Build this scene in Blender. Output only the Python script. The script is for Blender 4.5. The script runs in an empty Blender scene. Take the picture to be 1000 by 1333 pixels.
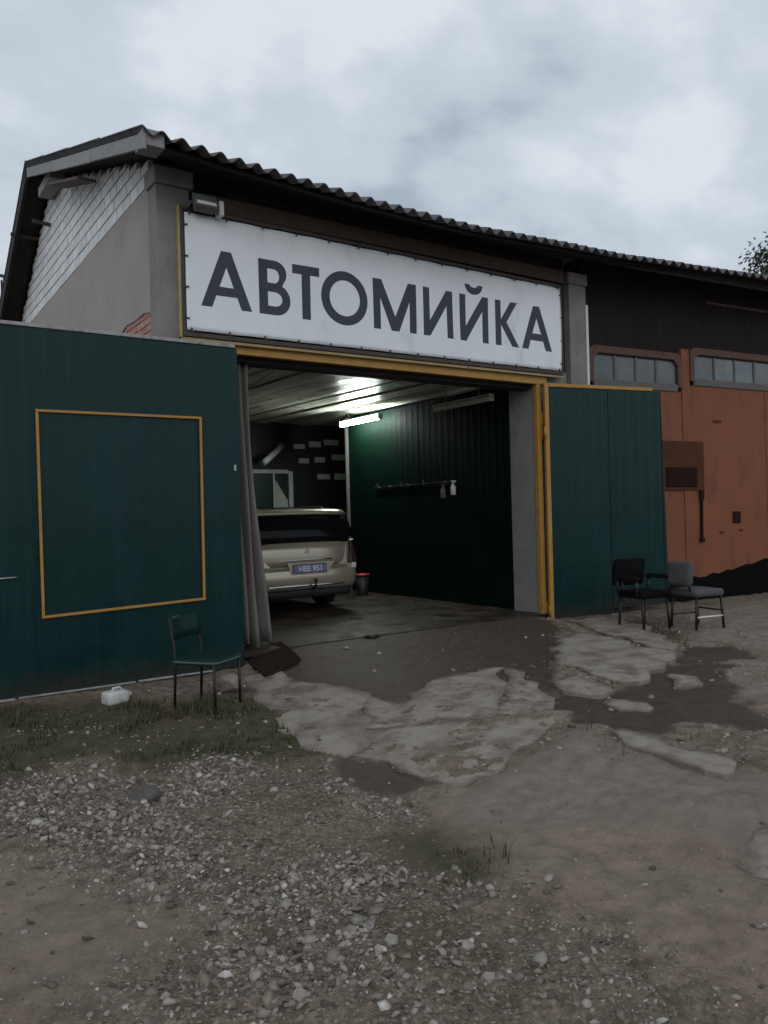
import bpy, bmesh, math, random
import numpy as np
from mathutils import Vector, Matrix
from mathutils.geometry import delaunay_2d_cdt
random.seed(7); RNG = np.random.default_rng(7)
S = bpy.context.scene
COL = S.collection
PI = math.pi
R = math.radians

# ------------------------------------------------------------------ camera
F_PX, YAW, PITCH, ROLL, EYE = 1024.67, R(34.003), R(0.2575), R(-1.494), 1.35
fwd = Vector((math.sin(YAW)*math.cos(PITCH), math.cos(YAW)*math.cos(PITCH), math.sin(PITCH)))
r0 = Vector((math.cos(YAW), -math.sin(YAW), 0)); u0 = r0.cross(fwd)
rt = math.cos(ROLL)*r0 + math.sin(ROLL)*u0
up = -math.sin(ROLL)*r0 + math.cos(ROLL)*u0
cd = bpy.data.cameras.new('camera'); cam = bpy.data.objects.new('camera', cd); COL.objects.link(cam)
cam.matrix_world = Matrix(((rt.x, up.x, -fwd.x, 0), (rt.y, up.y, -fwd.y, 0), (rt.z, up.z, -fwd.z, EYE), (0, 0, 0, 1)))
cd.sensor_fit = 'VERTICAL'; cd.sensor_height = 36; cd.sensor_width = 27; cd.lens = 36*F_PX/1333.0
cd.clip_start = 0.05; cd.clip_end = 2000
S.camera = cam

# ------------------------------------------------------------------ sky, sun, exposure
SUN_EL, SUN_AZ = R(24), R(-150)        # glow of the overcast evening sky behind the photographer
W = bpy.data.worlds.new('World'); S.world = W; W.use_nodes = True
nt = W.node_tree; nt.nodes.clear(); N = nt.nodes.new; L = nt.links.new
wo = N('ShaderNodeOutputWorld')
sky = N('ShaderNodeTexSky'); sky.sky_type = 'NISHITA'; sky.sun_disc = False
sky.sun_elevation = SUN_EL; sky.sun_rotation = SUN_AZ % (2*PI); sky.altitude = 150; sky.dust_density = 3
tc = N('ShaderNodeTexCoord'); sp = N('ShaderNodeSeparateXYZ'); L(tc.outputs['Generated'], sp.inputs[0])
ab = N('ShaderNodeMath'); ab.operation = 'ABSOLUTE'; L(sp.outputs['Z'], ab.inputs[0])
ad = N('ShaderNodeMath'); ad.operation = 'ADD'; ad.inputs[1].default_value = 0.42; L(ab.outputs[0], ad.inputs[0])
cb = N('ShaderNodeCombineXYZ')
for ax in ('X', 'Y'):
    dv = N('ShaderNodeMath'); dv.operation = 'DIVIDE'; L(sp.outputs[ax], dv.inputs[0]); L(ad.outputs[0], dv.inputs[1]); L(dv.outputs[0], cb.inputs[ax])
mpw = N('ShaderNodeMapping'); mpw.inputs['Location'].default_value = (5.6, 2.2, 0); mpw.inputs['Scale'].default_value = (1.0, 1.25, 1)
mpw.inputs['Rotation'].default_value = (0, 0, R(25)); L(cb.outputs[0], mpw.inputs[0])
n1 = N('ShaderNodeTexNoise'); n1.inputs['Scale'].default_value = 2.1; n1.inputs['Detail'].default_value = 9; n1.inputs['Roughness'].default_value = 0.52; n1.inputs['Distortion'].default_value = 0.25
L(mpw.outputs[0], n1.inputs[0])
n2 = N('ShaderNodeTexNoise'); n2.inputs['Scale'].default_value = 5.2; n2.inputs['Detail'].default_value = 7; n2.inputs['Roughness'].default_value = 0.5; L(mpw.outputs[0], n2.inputs[0])
mxn = N('ShaderNodeMix'); mxn.data_type = 'FLOAT'; mxn.inputs[0].default_value = 0.38; L(n1.outputs[0], mxn.inputs[2]); L(n2.outputs[0], mxn.inputs[3])
cr = N('ShaderNodeValToRGB'); cr.color_ramp.interpolation = 'EASE'
el = cr.color_ramp.elements
el[0].position = 0.37; el[0].color = (0.40, 0.47, 0.555, 1)
el[1].position = 0.60; el[1].color = (0.76, 0.82, 0.875, 1)
e = el.new(0.47); e.color = (0.575, 0.645, 0.725, 1)
L(mxn.outputs[0], cr.inputs[0])
bg1 = N('ShaderNodeBackground'); bg1.inputs[1].default_value = 0.08; L(sky.outputs[0], bg1.inputs[0])
bg2 = N('ShaderNodeBackground'); bg2.inputs[1].default_value = 0.98; L(cr.outputs[0], bg2.inputs[0])
mxs = N('ShaderNodeMixShader'); mxs.inputs[0].default_value = 0.96
L(bg1.outputs[0], mxs.inputs[1]); L(bg2.outputs[0], mxs.inputs[2]); L(mxs.outputs[0], wo.inputs[0])

sd = bpy.data.lights.new('sun', 'SUN'); sd.energy = 0.5; sd.angle = R(28); sd.color = (1.0, 0.97, 0.94)
sun = bpy.data.objects.new('sun', sd); COL.objects.link(sun)
sdir = Vector((math.sin(SUN_AZ)*math.cos(SUN_EL), math.cos(SUN_AZ)*math.cos(SUN_EL), math.sin(SUN_EL)))
sun.rotation_euler = sdir.to_track_quat('Z', 'Y').to_euler(); sun.location = sdir*40
S.view_settings.view_transform = 'Standard'; S.view_settings.look = 'None'
S.view_settings.exposure = 0.0; S.view_settings.gamma = 1.0; S.view_settings.use_curve_mapping = False
S.render.engine = 'CYCLES'
S.cycles.max_bounces = 8; S.cycles.diffuse_bounces = 4

# ------------------------------------------------------------------ pixel -> world helpers
def ray(p): return rt*((p[0]-500)/F_PX) + up*(-(p[1]-666.5)/F_PX) + fwd
C0 = Vector((0, 0, EYE))
def onz(p, z=0.0): d = ray(p); return C0 + d*((z-EYE)/d.z)
def ony(p, y): d = ray(p); return C0 + d*(y/d.y)
def onx(p, x): d = ray(p); return C0 + d*(x/d.x)

# ------------------------------------------------------------------ materials
MATS = {}
def mat(name, c1, c2=None, rough=0.7, scale=4.0, bump=0.0, bscale=60.0, metal=0.0, spec=0.5, vary=0.0,
        stain=None, stain_pos=(0.55, 0.68), stain_scale=2.0, detail=6.0, rough2=None, coat=0.0, stretch=(1, 1, 1), dist=0.01, mud=None, sstretch=None):
    if name in MATS: return MATS[name]
    m = bpy.data.materials.new(name); m.use_nodes = True; t = m.node_tree; n = t.nodes.new; l = t.links.new
    b = t.nodes['Principled BSDF']
    tcx = n('ShaderNodeTexCoord'); mp = n('ShaderNodeMapping'); mp.inputs['Scale'].default_value = stretch
    l(tcx.outputs['Object'], mp.inputs[0])
    vec = mp.outputs[0]
    if vary > 0:
        oi = n('ShaderNodeObjectInfo'); vm = n('ShaderNodeVectorMath'); vm.operation = 'MULTIPLY_ADD'
        cx = n('ShaderNodeCombineXYZ'); l(oi.outputs['Random'], cx.inputs[0]); l(oi.outputs['Random'], cx.inputs[1]); l(oi.outputs['Random'], cx.inputs[2])
        vm.inputs[1].default_value = (37, 53, 71); l(cx.outputs[0], vm.inputs[0]); l(mp.outputs[0], vm.inputs[2]); vec = vm.outputs[0]
    no = n('ShaderNodeTexNoise'); no.inputs['Scale'].default_value = scale; no.inputs['Detail'].default_value = detail; no.inputs['Roughness'].default_value = 0.62
    l(vec, no.inputs[0])
    c2 = c2 or tuple(x*0.75 for x in c1)
    rmp = n('ShaderNodeValToRGB'); rmp.color_ramp.elements[0].position = 0.32; rmp.color_ramp.elements[1].position = 0.68
    rmp.color_ramp.elements[0].color = (*c2, 1); rmp.color_ramp.elements[1].color = (*c1, 1); l(no.outputs[0], rmp.inputs[0])
    col = rmp.outputs[0]
    if stain:
        ns = n('ShaderNodeTexNoise'); ns.inputs['Scale'].default_value = stain_scale; ns.inputs['Detail'].default_value = 8; ns.inputs['Roughness'].default_value = 0.65
        off = n('ShaderNodeVectorMath'); off.inputs[1].default_value = (11.3, 4.7, 2.9); l(vec, off.inputs[0])
        if sstretch:
            ms = n('ShaderNodeMapping'); ms.inputs['Scale'].default_value = sstretch; l(off.outputs[0], ms.inputs[0]); l(ms.outputs[0], ns.inputs[0])
        else: l(off.outputs[0], ns.inputs[0])
        rs = n('ShaderNodeValToRGB'); rs.color_ramp.elements[0].position, rs.color_ramp.elements[1].position = stain_pos; l(ns.outputs[0], rs.inputs[0])
        mx = n('ShaderNodeMix'); mx.data_type = 'RGBA'; mx.inputs[7].default_value = (*stain, 1); l(rs.outputs[0], mx.inputs[0]); l(col, mx.inputs[6]); col = mx.outputs[2]
    if mud:
        sz = n('ShaderNodeSeparateXYZ'); l(tcx.outputs['Object'], sz.inputs[0])
        nm = n('ShaderNodeTexNoise'); nm.inputs['Scale'].default_value = 7; nm.inputs['Detail'].default_value = 9; nm.inputs['Roughness'].default_value = .75; l(vec, nm.inputs[0])
        mm = n('ShaderNodeMath'); mm.operation = 'MULTIPLY_ADD'; mm.inputs[1].default_value = -1/mud[1]; l(sz.outputs['Z'], mm.inputs[0]); l(nm.outputs[0], mm.inputs[2])
        rm_ = n('ShaderNodeValToRGB'); rm_.color_ramp.elements[0].position = .10; rm_.color_ramp.elements[1].position = .62; l(mm.outputs[0], rm_.inputs[0])
        mz = n('ShaderNodeMix'); mz.data_type = 'RGBA'; mz.inputs[7].default_value = (*mud[0], 1); l(rm_.outputs[0], mz.inputs[0]); l(col, mz.inputs[6]); col = mz.outputs[2]
    if vary > 0:
        hv = n('ShaderNodeHueSaturation'); mr = n('ShaderNodeMapRange'); mr.inputs[3].default_value = 1-vary; mr.inputs[4].default_value = 1+vary
        l(oi.outputs['Random'], mr.inputs[0]); l(mr.outputs[0], hv.inputs['Value']); l(col, hv.inputs['Color']); col = hv.outputs[0]
    l(col, b.inputs['Base Color'])
    b.inputs['Metallic'].default_value = metal; b.inputs['Specular IOR Level'].default_value = spec
    b.inputs['Coat Weight'].default_value = coat
    if rough2 is None: b.inputs['Roughness'].default_value = rough
    else:
        mr2 = n('ShaderNodeMapRange'); mr2.inputs[1].default_value = 0.3; mr2.inputs[2].default_value = 0.7; mr2.inputs[3].default_value = rough; mr2.inputs[4].default_value = rough2
        l(no.outputs[0], mr2.inputs[0]); l(mr2.outputs[0], b.inputs['Roughness'])
    if bump > 0:
        nb = n('ShaderNodeTexNoise'); nb.inputs['Scale'].default_value = bscale; nb.inputs['Detail'].default_value = 5; l(vec, nb.inputs[0])
        bp = n('ShaderNodeBump'); bp.inputs['Strength'].default_value = bump; bp.inputs['Distance'].default_value = dist; l(nb.outputs[0], bp.inputs['Height']); l(bp.outputs[0], b.inputs['Normal'])
    MATS[name] = m
    return m
def emit(name, c, s):
    m = bpy.data.materials.new(name); m.use_nodes = True; b = m.node_tree.nodes['Principled BSDF']
    b.inputs['Base Color'].default_value = (.8, .8, .8, 1); b.inputs['Emission Color'].default_value = (*c, 1); b.inputs['Emission Strength'].default_value = s
    return m
M_CONC = mat('pilaster_concrete', (.235, .23, .225), (.17, .168, .165), .85, 3, .5, 50, stain=(.13, .13, .125), stain_scale=2.2, stain_pos=(.55, .75))
M_PLAST = mat('grey_render', (.37, .335, .315), (.315, .285, .268), .9, 1.6, .35, 70, stain=(.25, .222, .205), stain_scale=1.3, stain_pos=(.56, .8))
M_WBRICK = mat('white_brick', (.78, .80, .82), (.66, .68, .70), .85, 9, .35, 80, vary=.10, stain=(.42, .42, .43), stain_scale=5, stain_pos=(.58, .8))
M_MORTAR = mat('dark_mortar', (.075, .073, .072), (.05, .05, .05), .95, 14, .4, 60)
M_PBRICK = mat('red_brick', (.46, .25, .20), (.36, .19, .15), .9, 8, .4, 60, vary=.14)
M_ROOF = mat('slate_sheet', (.13, .13, .135), (.08, .08, .085), .9, 5, .4, 60, vary=.15, stain=(.05, .055, .045), stain_scale=3)
M_BARGE = mat('grey_barge_board', (.30, .305, .31), (.22, .22, .225), .8, 6, .25, 40, stretch=(4, .6, 4), vary=.1)
M_DWOOD = mat('dark_timber', (.021, .0165, .0155), (.014, .0115, .011), .9, 6, .3, 30, vary=.25, stretch=(3, 3, .6))
M_DBOARD = mat('dark_board', (.022, .0165, .0155), (.016, .0125, .012), .9, 2.5, .2, 30, vary=.05, spec=.2)
M_SOFF = mat('soffit_timber', (.026, .022, .022), (.016, .014, .014), .9, 5, .3, 30, vary=.2)
M_BEAM = mat('rusty_beam', (.095, .058, .045), (.06, .04, .034), .75, 7, .3, 40)
M_BANNER = mat('white_banner', (.79, .83, .875), (.75, .795, .845), .5, 1.2, .35, 3.5, stain=(.46, .485, .50), stain_pos=(.56, .86), stain_scale=1.6, sstretch=(1.3, 1, .8), spec=.35)
M_LET = mat('charcoal_print', (.045, .055, .075), (.038, .046, .062), .5, 3, spec=.35)
M_FRAME = mat('dark_sign_frame', (.06, .045, .04), (.035, .03, .028), .6, 10)
M_YEL = mat('ochre_paint', (.42, .225, .045), (.33, .175, .038), .5, 7, .15, 60, stain=(.15, .07, .03), stain_scale=9, stain_pos=(.62, .74))
M_YELD = mat('faded_ochre_paint', (.40, .31, .15), (.30, .22, .10), .6, 7, .15, 60, stain=(.16, .11, .07), stain_scale=8, stain_pos=(.58, .72))
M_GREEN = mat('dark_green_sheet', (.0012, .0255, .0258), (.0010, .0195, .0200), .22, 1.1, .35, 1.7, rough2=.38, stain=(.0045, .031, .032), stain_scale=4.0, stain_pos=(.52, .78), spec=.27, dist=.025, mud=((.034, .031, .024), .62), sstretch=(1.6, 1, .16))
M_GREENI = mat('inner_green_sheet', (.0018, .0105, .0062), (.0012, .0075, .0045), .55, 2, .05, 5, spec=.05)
M_CAPG = mat('grey_edge_trim', (.36, .37, .37), (.22, .23, .24), .6, 12, stain=(.10, .10, .10), stain_scale=7)
M_BLACKM = mat('black_steel', (.010, .010, .011), (.007, .007, .008), .5, 12)
M_RUST = mat('rust_steel', (.05, .035, .028), (.03, .022, .018), .8, 12)
M_STEEL = mat('galvanised_steel', (.45, .46, .47), (.33, .34, .35), .4, 14, metal=.8)
M_ORANGE = mat('orange_paint', (.225, .070, .025), (.175, .053, .020), .65, 1.3, .25, 14, stain=(.085, .030, .017), stain_scale=2.6, stain_pos=(.54, .80), sstretch=(1.5, 1, .45), detail=9)
M_ORFR = mat('brown_orange_frame', (.105, .048, .031), (.075, .034, .024), .65, 5, .1, 30, stain=(.045, .025, .02), stain_scale=6)
M_ORPL = mat('weathered_plate', (.10, .036, .019), (.070, .026, .015), .8, 4, .2, 30, spec=.15)
M_DKRED = mat('dark_red_box', (.026, .010, .008), (.018, .008, .007), .8, 8, spec=.1)
M_GLASSD = mat('dusty_pane', (.13, .15, .16), (.07, .085, .09), .16, 2.5, vary=.35, spec=.6)
M_GREYFR = mat('grey_sash', (.13, .125, .12), (.09, .085, .08), .7, 9)
M_SHADE = mat('painted_shade', (.008, .007, .007), (.005, .0045, .0045), .95, 5, .3, 40, spec=.05)  # near-black colour standing in for the shadow along the door bottoms
M_WHITE = mat('white_paint', (.72, .72, .70), (.6, .6, .585), .5, 6)
M_PLASTW = mat('white_plastic', (.62, .62, .60), (.48, .48, .46), .4, 7, stain=(.25, .23, .2), stain_scale=8, stain_pos=(.6, .8))
M_CURT = mat('taupe_cloth', (.185, .168, .155), (.13, .118, .108), .85, 5, .2, 120, stretch=(1, 1, .3))
M_CURTE = mat('pale_cloth_edge', (.42, .41, .40), (.34, .33, .32), .8, 5)
M_CEIL = mat('ceiling_panel', (.66, .66, .57), (.52, .52, .44), .24, 3, .35, 4, vary=.16, dist=.03, rough2=.42)
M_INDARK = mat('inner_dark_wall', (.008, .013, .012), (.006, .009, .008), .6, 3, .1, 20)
M_PAPER = mat('paper_sheet', (.55, .56, .56), (.42, .43, .43), .6, 40, vary=.2)
M_CAR = mat('champagne_paint', (.46, .42, .325), (.43, .395, .305), .30, 3, metal=.55, coat=.5)
M_CARG = mat('car_glass', (.006, .008, .009), (.005, .006, .007), .08, 3, spec=.16)
M_CHROME = mat('chrome', (.75, .75, .75), (.7, .7, .7), .15, 3, metal=1)
M_TAIL = mat('tail_light_red', (.022, .006, .006), (.016, .005, .005), .2, 8)
M_TAILW = mat('tail_light_clear', (.6, .6, .56), (.5, .5, .46), .25, 8)
M_PLATE = mat('plate_blue', (.15, .16, .30), (.12, .13, .25), .4, 6)
M_PLATEF = mat('plate_frame', (.03, .03, .07), (.02, .02, .05), .4, 6)
M_PLATEL = mat('plate_letters', (.62, .65, .72), (.56, .58, .66), .4, 6)
M_RUB = mat('rubber', (.02, .02, .02), (.014, .014, .014), .8, 10)
M_CHGREEN = mat('green_seat', (.003, .025, .0225), (.002, .019, .017), .45, 6, .06, 20, spec=.2)
M_CHRIM = mat('seat_rim', (.16, .21, .25), (.10, .14, .17), .4, 9)
M_CHBLK = mat('black_upholstery', (.006, .006, .007), (.004, .004, .005), .9, 8, .2, 90, spec=.1)
M_CHGRY = mat('grey_upholstery', (.085, .08, .085), (.06, .058, .06), .8, 8, .2, 90)
M_MAT = mat('brown_doormat', (.032, .023, .018), (.020, .015, .012), 1.0, 18, .8, 160, spec=.05)
M_REDP = mat('red_plastic', (.60, .03, .05), (.5, .025, .04), .4, 6)
M_DKPL = mat('dark_plastic', (.03, .03, .032), (.02, .02, .022), .5, 6)
M_SLAB = mat('pale_concrete', (.315, .278, .234), (.215, .185, .152), .95, 7.0, .9, 30, stain=(.135, .106, .080), stain_scale=3.6, stain_pos=(.46, .64), dist=.012, detail=9)
def slab_dirt(m):
    t = m.node_tree; b = t.nodes['Principled BSDF']; src = b.inputs['Base Color'].links[0].from_socket
    at = t.nodes.new('ShaderNodeAttribute'); at.attribute_name = 'rim'; tcx = t.nodes.new('ShaderNodeTexCoord')
    nz = t.nodes.new('ShaderNodeTexNoise'); nz.inputs['Scale'].default_value = 7; nz.inputs['Detail'].default_value = 9; nz.inputs['Roughness'].default_value = .7; t.links.new(tcx.outputs['Object'], nz.inputs[0])
    ad_ = t.nodes.new('ShaderNodeMath'); ad_.operation = 'MULTIPLY_ADD'; ad_.inputs[1].default_value = .36; t.links.new(at.outputs['Fac'], ad_.inputs[0]); t.links.new(nz.outputs[0], ad_.inputs[2])
    rp_ = t.nodes.new('ShaderNodeValToRGB'); rp_.color_ramp.elements[0].position = .58; rp_.color_ramp.elements[1].position = .84; t.links.new(ad_.outputs[0], rp_.inputs[0])
    mx = t.nodes.new('ShaderNodeMix'); mx.data_type = 'RGBA'; mx.inputs[7].default_value = (.15, .122, .102, 1); t.links.new(rp_.outputs[0], mx.inputs[0]); t.links.new(src, mx.inputs[6]); t.links.new(mx.outputs[2], b.inputs['Base Color'])
slab_dirt(M_SLAB)
M_FLOOR = mat('wet_floor', (.070, .050, .031), (.026, .018, .012), .22, 2.6, .5, 22, stain=(.022, .0155, .011), stain_scale=1.3, stain_pos=(.40, .56), rough2=.8, detail=9, spec=.30)
M_BARK = mat('bark', (.08, .065, .05), (.05, .04, .03), .95, 8, .5, 20, stretch=(3, 3, .5))
M_LEAF = mat('leaf', (.045, .065, .035), (.028, .04, .024), .6, 3, vary=.1)
M_GRASS = mat('grass_blade', (.050, .060, .014), (.062, .047, .020), .7, 2.5)
M_ROCK = mat('grey_rock', (.11, .098, .087), (.065, .058, .051), .95, 12, .5, 50)

# ------------------------------------------------------------------ mesh helpers
class MB:
    def __init__(s): s.v = []; s.f = []
    def add(s, vs, fs):
        o = len(s.v); s.v += [tuple(v) for v in vs]; s.f += [tuple(i+o for i in f) for f in fs]; return s
    def box(s, x0, x1, y0, y1, z0, z1, M=None):
        vs = [Vector((x, y, z)) for z in (z0, z1) for y in (y0, y1) for x in (x0, x1)]
        if M: vs = [M @ v for v in vs]
        return s.add(vs, [(0, 2, 3, 1), (4, 5, 7, 6), (0, 1, 5, 4), (2, 6, 7, 3), (0, 4, 6, 2), (1, 3, 7, 5)])
    def bar(s, a, b, w, h=None, upv=(0, 0, 1)):
        a, b = Vector(a), Vector(b); h = h or w; d = (b-a).normalized(); U = Vector(upv)
        if abs(d.dot(U)) > .98: U = Vector((0, 1, 0))
        sx = d.cross(U).normalized(); sz = sx.cross(d)
        vs = [p+sx*i*w/2+sz*j*h/2 for p in (a, b) for j in (-1, 1) for i in (-1, 1)]
        return s.add(vs, [(0, 1, 3, 2), (4, 6, 7, 5), (0, 4, 5, 1), (2, 3, 7, 6), (0, 2, 6, 4), (1, 5, 7, 3)])
    def tube(s, pts, r, n=10, caps=True):
        pts = [Vector(p) for p in pts]; rr = r if isinstance(r, (list, tuple)) else [r]*len(pts); rings = []
        for i, p in enumerate(pts):
            d = (pts[min(i+1, len(pts)-1)]-pts[max(i-1, 0)]).normalized()
            U = Vector((0, 0, 1)) if abs(d.z) < .95 else Vector((1, 0, 0))
            a = d.cross(U).normalized(); b = d.cross(a)
            rings.append([p+(a*math.cos(2*PI*k/n)+b*math.sin(2*PI*k/n))*rr[i] for k in range(n)])
        fs = [(i*n+k, i*n+(k+1) % n, (i+1)*n+(k+1) % n, (i+1)*n+k) for i in range(len(pts)-1) for k in range(n)]
        if caps: fs += [tuple(range(n))[::-1], tuple(range((len(pts)-1)*n, len(pts)*n))]
        return s.add([v for q in rings for v in q], fs)
    def lathe(s, prof, n=20, c=(0, 0, 0)):
        c = Vector(c); m = len(prof)
        vs = [c+Vector((r*math.cos(2*PI*k/n), r*math.sin(2*PI*k/n), z)) for r, z in prof for k in range(n)]
        fs = [(i*n+k, i*n+(k+1) % n, (i+1)*n+(k+1) % n, (i+1)*n+k) for i in range(m-1) for k in range(n)]
        fs += [tuple(range(n))[::-1], tuple(range((m-1)*n, m*n))]
        return s.add(vs, fs)
    def prism(s, poly, mapf, t):        # poly in (a,b), mapf(a,b,c) -> Vector, c from 0 to t
        n = len(poly); vs = [mapf(a, b, 0) for a, b in poly]+[mapf(a, b, t) for a, b in poly]
        return s.add(vs, [tuple(range(n)), tuple(range(2*n-1, n-1, -1))]+[(i, i+n, (i+1) % n+n, (i+1) % n) for i in range(n)])
    def mesh(s, name, m, smooth=False):
        me = bpy.data.meshes.new(name); me.from_pydata(s.v, [], s.f)
        bm = bmesh.new(); bm.from_mesh(me); bmesh.ops.recalc_face_normals(bm, faces=bm.faces[:]); bm.to_mesh(me); bm.free()
        me.materials.append(m)
        if smooth: me.polygons.foreach_set('use_smooth', [True]*len(me.polygons))
        return me
    def build(s, name, m, parent=None, bevel=0.0, smooth=False, seg=2):
        o = bpy.data.objects.new(name, s.mesh(name, m, smooth)); COL.objects.link(o)
        if parent: o.parent = parent
        if bevel:
            b = o.modifiers.new('bevel', 'BEVEL'); b.width = bevel; b.segments = seg; b.limit_method = 'ANGLE'; b.angle_limit = R(40)
        return o
def empty(name, loc=(0, 0, 0), rz=0.0, parent=None):
    o = bpy.data.objects.new(name, None); COL.objects.link(o); o.location = loc; o.rotation_euler = (0, 0, rz); o.empty_display_size = .2
    if parent: o.parent = parent
    return o
def tag(o, label, cat, group=None, kind=None):
    o['label'] = label; o['category'] = cat
    if group: o['group'] = group
    if kind: o['kind'] = kind
    return o
def struct(o, label, cat):
    return tag(o, label, cat, None, 'structure')
def inst(name, me, parent, loc=(0, 0, 0), rot=(0, 0, 0), scale=(1, 1, 1)):
    o = bpy.data.objects.new(name, me); COL.objects.link(o); o.parent = parent; o.location = loc; o.rotation_euler = rot; o.scale = scale
    return o
def jit(a): return random.uniform(-a, a)
def big_mesh(name, V, Fq, m, smooth=False):
    me = bpy.data.meshes.new(name); me.vertices.add(len(V)); me.vertices.foreach_set('co', np.asarray(V, np.float32).ravel())
    k = Fq.shape[1]; me.loops.add(Fq.size); me.loops.foreach_set('vertex_index', Fq.astype(np.int32).ravel())
    me.polygons.add(len(Fq)); me.polygons.foreach_set('loop_start', np.arange(0, Fq.size, k, dtype=np.int32))
    me.polygons.foreach_set('loop_total', np.full(len(Fq), k, dtype=np.int32))
    if smooth: me.polygons.foreach_set('use_smooth', np.ones(len(Fq), bool))
    me.update(calc_edges=True); me.validate(); me.materials.append(m)
    return me

# ------------------------------------------------------------------ noise and ground height
_perm = RNG.random((256, 256))
def vnoise(x, y):
    xi = np.floor(x).astype(int); yi = np.floor(y).astype(int); fx = x-xi; fy = y-yi
    fx = fx*fx*(3-2*fx); fy = fy*fy*(3-2*fy); g = lambda a, b: _perm[a % 256, b % 256]
    return (g(xi, yi)*(1-fx)+g(xi+1, yi)*fx)*(1-fy)+(g(xi, yi+1)*(1-fx)+g(xi+1, yi+1)*fx)*fy
def fbm(x, y, f=1.0, o=5, p=.5):
    t = 0; a = 1; n = 0
    for i in range(o): t = t+a*vnoise(x*f+17.3*i, y*f+9.1*i); n += a; a *= p; f *= 2.03
    return t/n
def sst(a, b, x): t = np.clip((x-a)/(b-a), 0, 1); return t*t*(3-2*t)
FLOOR_Z = -0.04
def gbase(x, y):
    x = np.asarray(x, float); y = np.asarray(y, float)
    z = -.20+.09*sst(2.7, 4.2, x)
    z = z+(.069)*sst(6.2, 7.6, y)*sst(3.2, 3.9, x)*(1-sst(7.5, 7.9, x))
    z = z-.04*(1-sst(2, 6, y))
    z = z-.30*sst(8.0, 8.35, y)*sst(2.4, 2.6, x)*(1-sst(30, 31, x))
    return z
def poly_sd(poly, x, y):        # signed distance, negative inside
    P = np.array(poly, float); d = np.full(x.shape, 1e9); ins = np.zeros(x.shape, bool)
    for i in range(len(P)):
        a = P[i]; b = P[(i+1) % len(P)]; e = b-a
        t = np.clip(((x-a[0])*e[0]+(y-a[1])*e[1])/(e@e+1e-12), 0, 1)
        d = np.minimum(d, np.hypot(x-a[0]-t*e[0], y-a[1]-t*e[1]))
        c = ((a[1] > y) != (b[1] > y)) & (x < (b[0]-a[0])*(y-a[1])/(b[1]-a[1]+1e-12)+a[0]); ins ^= c
    return np.where(ins, -d, d)
def gpoly(px, z=-.14): return [(onz(p, z).x, onz(p, z).y) for p in px]
WET = [gpoly([(345, 800), (420, 798), (560, 790), (690, 797), (735, 815), (722, 850), (724, 905), (690, 905), (650, 872), (600, 884), (520, 912), (430, 895), (335, 868)], -.08),
       gpoly([(712, 905), (800, 898), (830, 880), (880, 872), (935, 868), (985, 930), (1005, 955), (900, 950), (860, 962), (800, 955), (740, 930)]),
       gpoly([(440, 968), (520, 975), (560, 1000), (520, 1015), (450, 1000)]),
       gpoly([(880, 838), (950, 842), (975, 856), (900, 862)])]
GRS = [gpoly([(-60, 930), (120, 915), (220, 912), (312, 900), (345, 915), (385, 945), (440, 972), (400, 985), (300, 985), (200, 1005), (100, 985), (-60, 1050)], -.2),
       gpoly([(490, 1080), (560, 1075), (620, 1095), (600, 1130), (540, 1120)], -.2),
       gpoly([(760, 806), (830, 812), (900, 830), (890, 842), (840, 822)], -.12)]
PALE = [gpoly([(880, 800), (1010, 780), (1010, 850), (940, 835), (900, 850)], -.12),
        gpoly([(930, 870), (1010, 860), (1010, 905), (960, 900)], -.12),
        gpoly([(760, 960), (860, 985), (980, 1010), (1010, 1040), (1010, 1090), (900, 1060), (600, 1040), (640, 1000)])]
TRACK = [gpoly([(-80, 1090), (60, 1130), (150, 1150), (230, 1200), (120, 1290), (-80, 1290)], -.22),
         gpoly([(560, 1020), (760, 990), (1010, 1020), (1010, 1250), (900, 1220), (760, 1160), (600, 1085)], -.2)]
GRAV = [gpoly([(230, 975), (330, 968), (440, 985), (560, 1030), (560, 1110), (420, 1090), (300, 1060), (180, 1045)], -.2),
        gpoly([(-80, 1000), (240, 1020), (420, 1080), (560, 1120), (700, 1250), (900, 1340), (420, 1340), (300, 1220), (200, 1150), (60, 1110), (-80, 1080)], -.22),
        gpoly([(180, 1260), (520, 1180), (760, 1240), (900, 1345), (180, 1345)], -.24)]
def masks(x, y):
    wx = (fbm(x, y, 2.3, 4)-.5)*.55; wy = (fbm(x+40, y+11, 9, 3)-.5)*.22; wob = wx+wy
    f = lambda L, a: np.max([1-sst(-a, a, poly_sd(p, x, y)+wob) for p in L], axis=0)
    wet = f(WET, .07); grs = f(GRS, .20); pale = f(PALE, .18)
    track = f(TRACK, .25); grav = np.clip(f(GRAV, .35), 0, 1)
    return wet, grs, pale, track, grav
def glow(x, y, track=0.0):      # long swells of the yard, without clods
    return gbase(x, y)+(fbm(x, y, .8, 3)-.5)*.06*(1-sst(6, 7.4, y))+(fbm(x+2, y+6, 2.0, 3)-.5)*.05*(1-sst(5.5, 7.2, y))*(1-.5*track)
def gheight(x, y, m=None):
    x = np.asarray(x, float); y = np.asarray(y, float); m = m or masks(x, y); wet, grs, pale, track, grav = m
    rough = (1-.35*track)*(1-.7*wet)
    z = glow(x, y, track)+(fbm(x+5, y+3, 4.0, 4)-.5)*.045*rough+(fbm(x+8, y+1, 13, 4)-.5)*.034*rough
    return z-.012*wet
def gz1(x, y): return float(gheight(np.array([x]), np.array([y]))[0])

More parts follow.
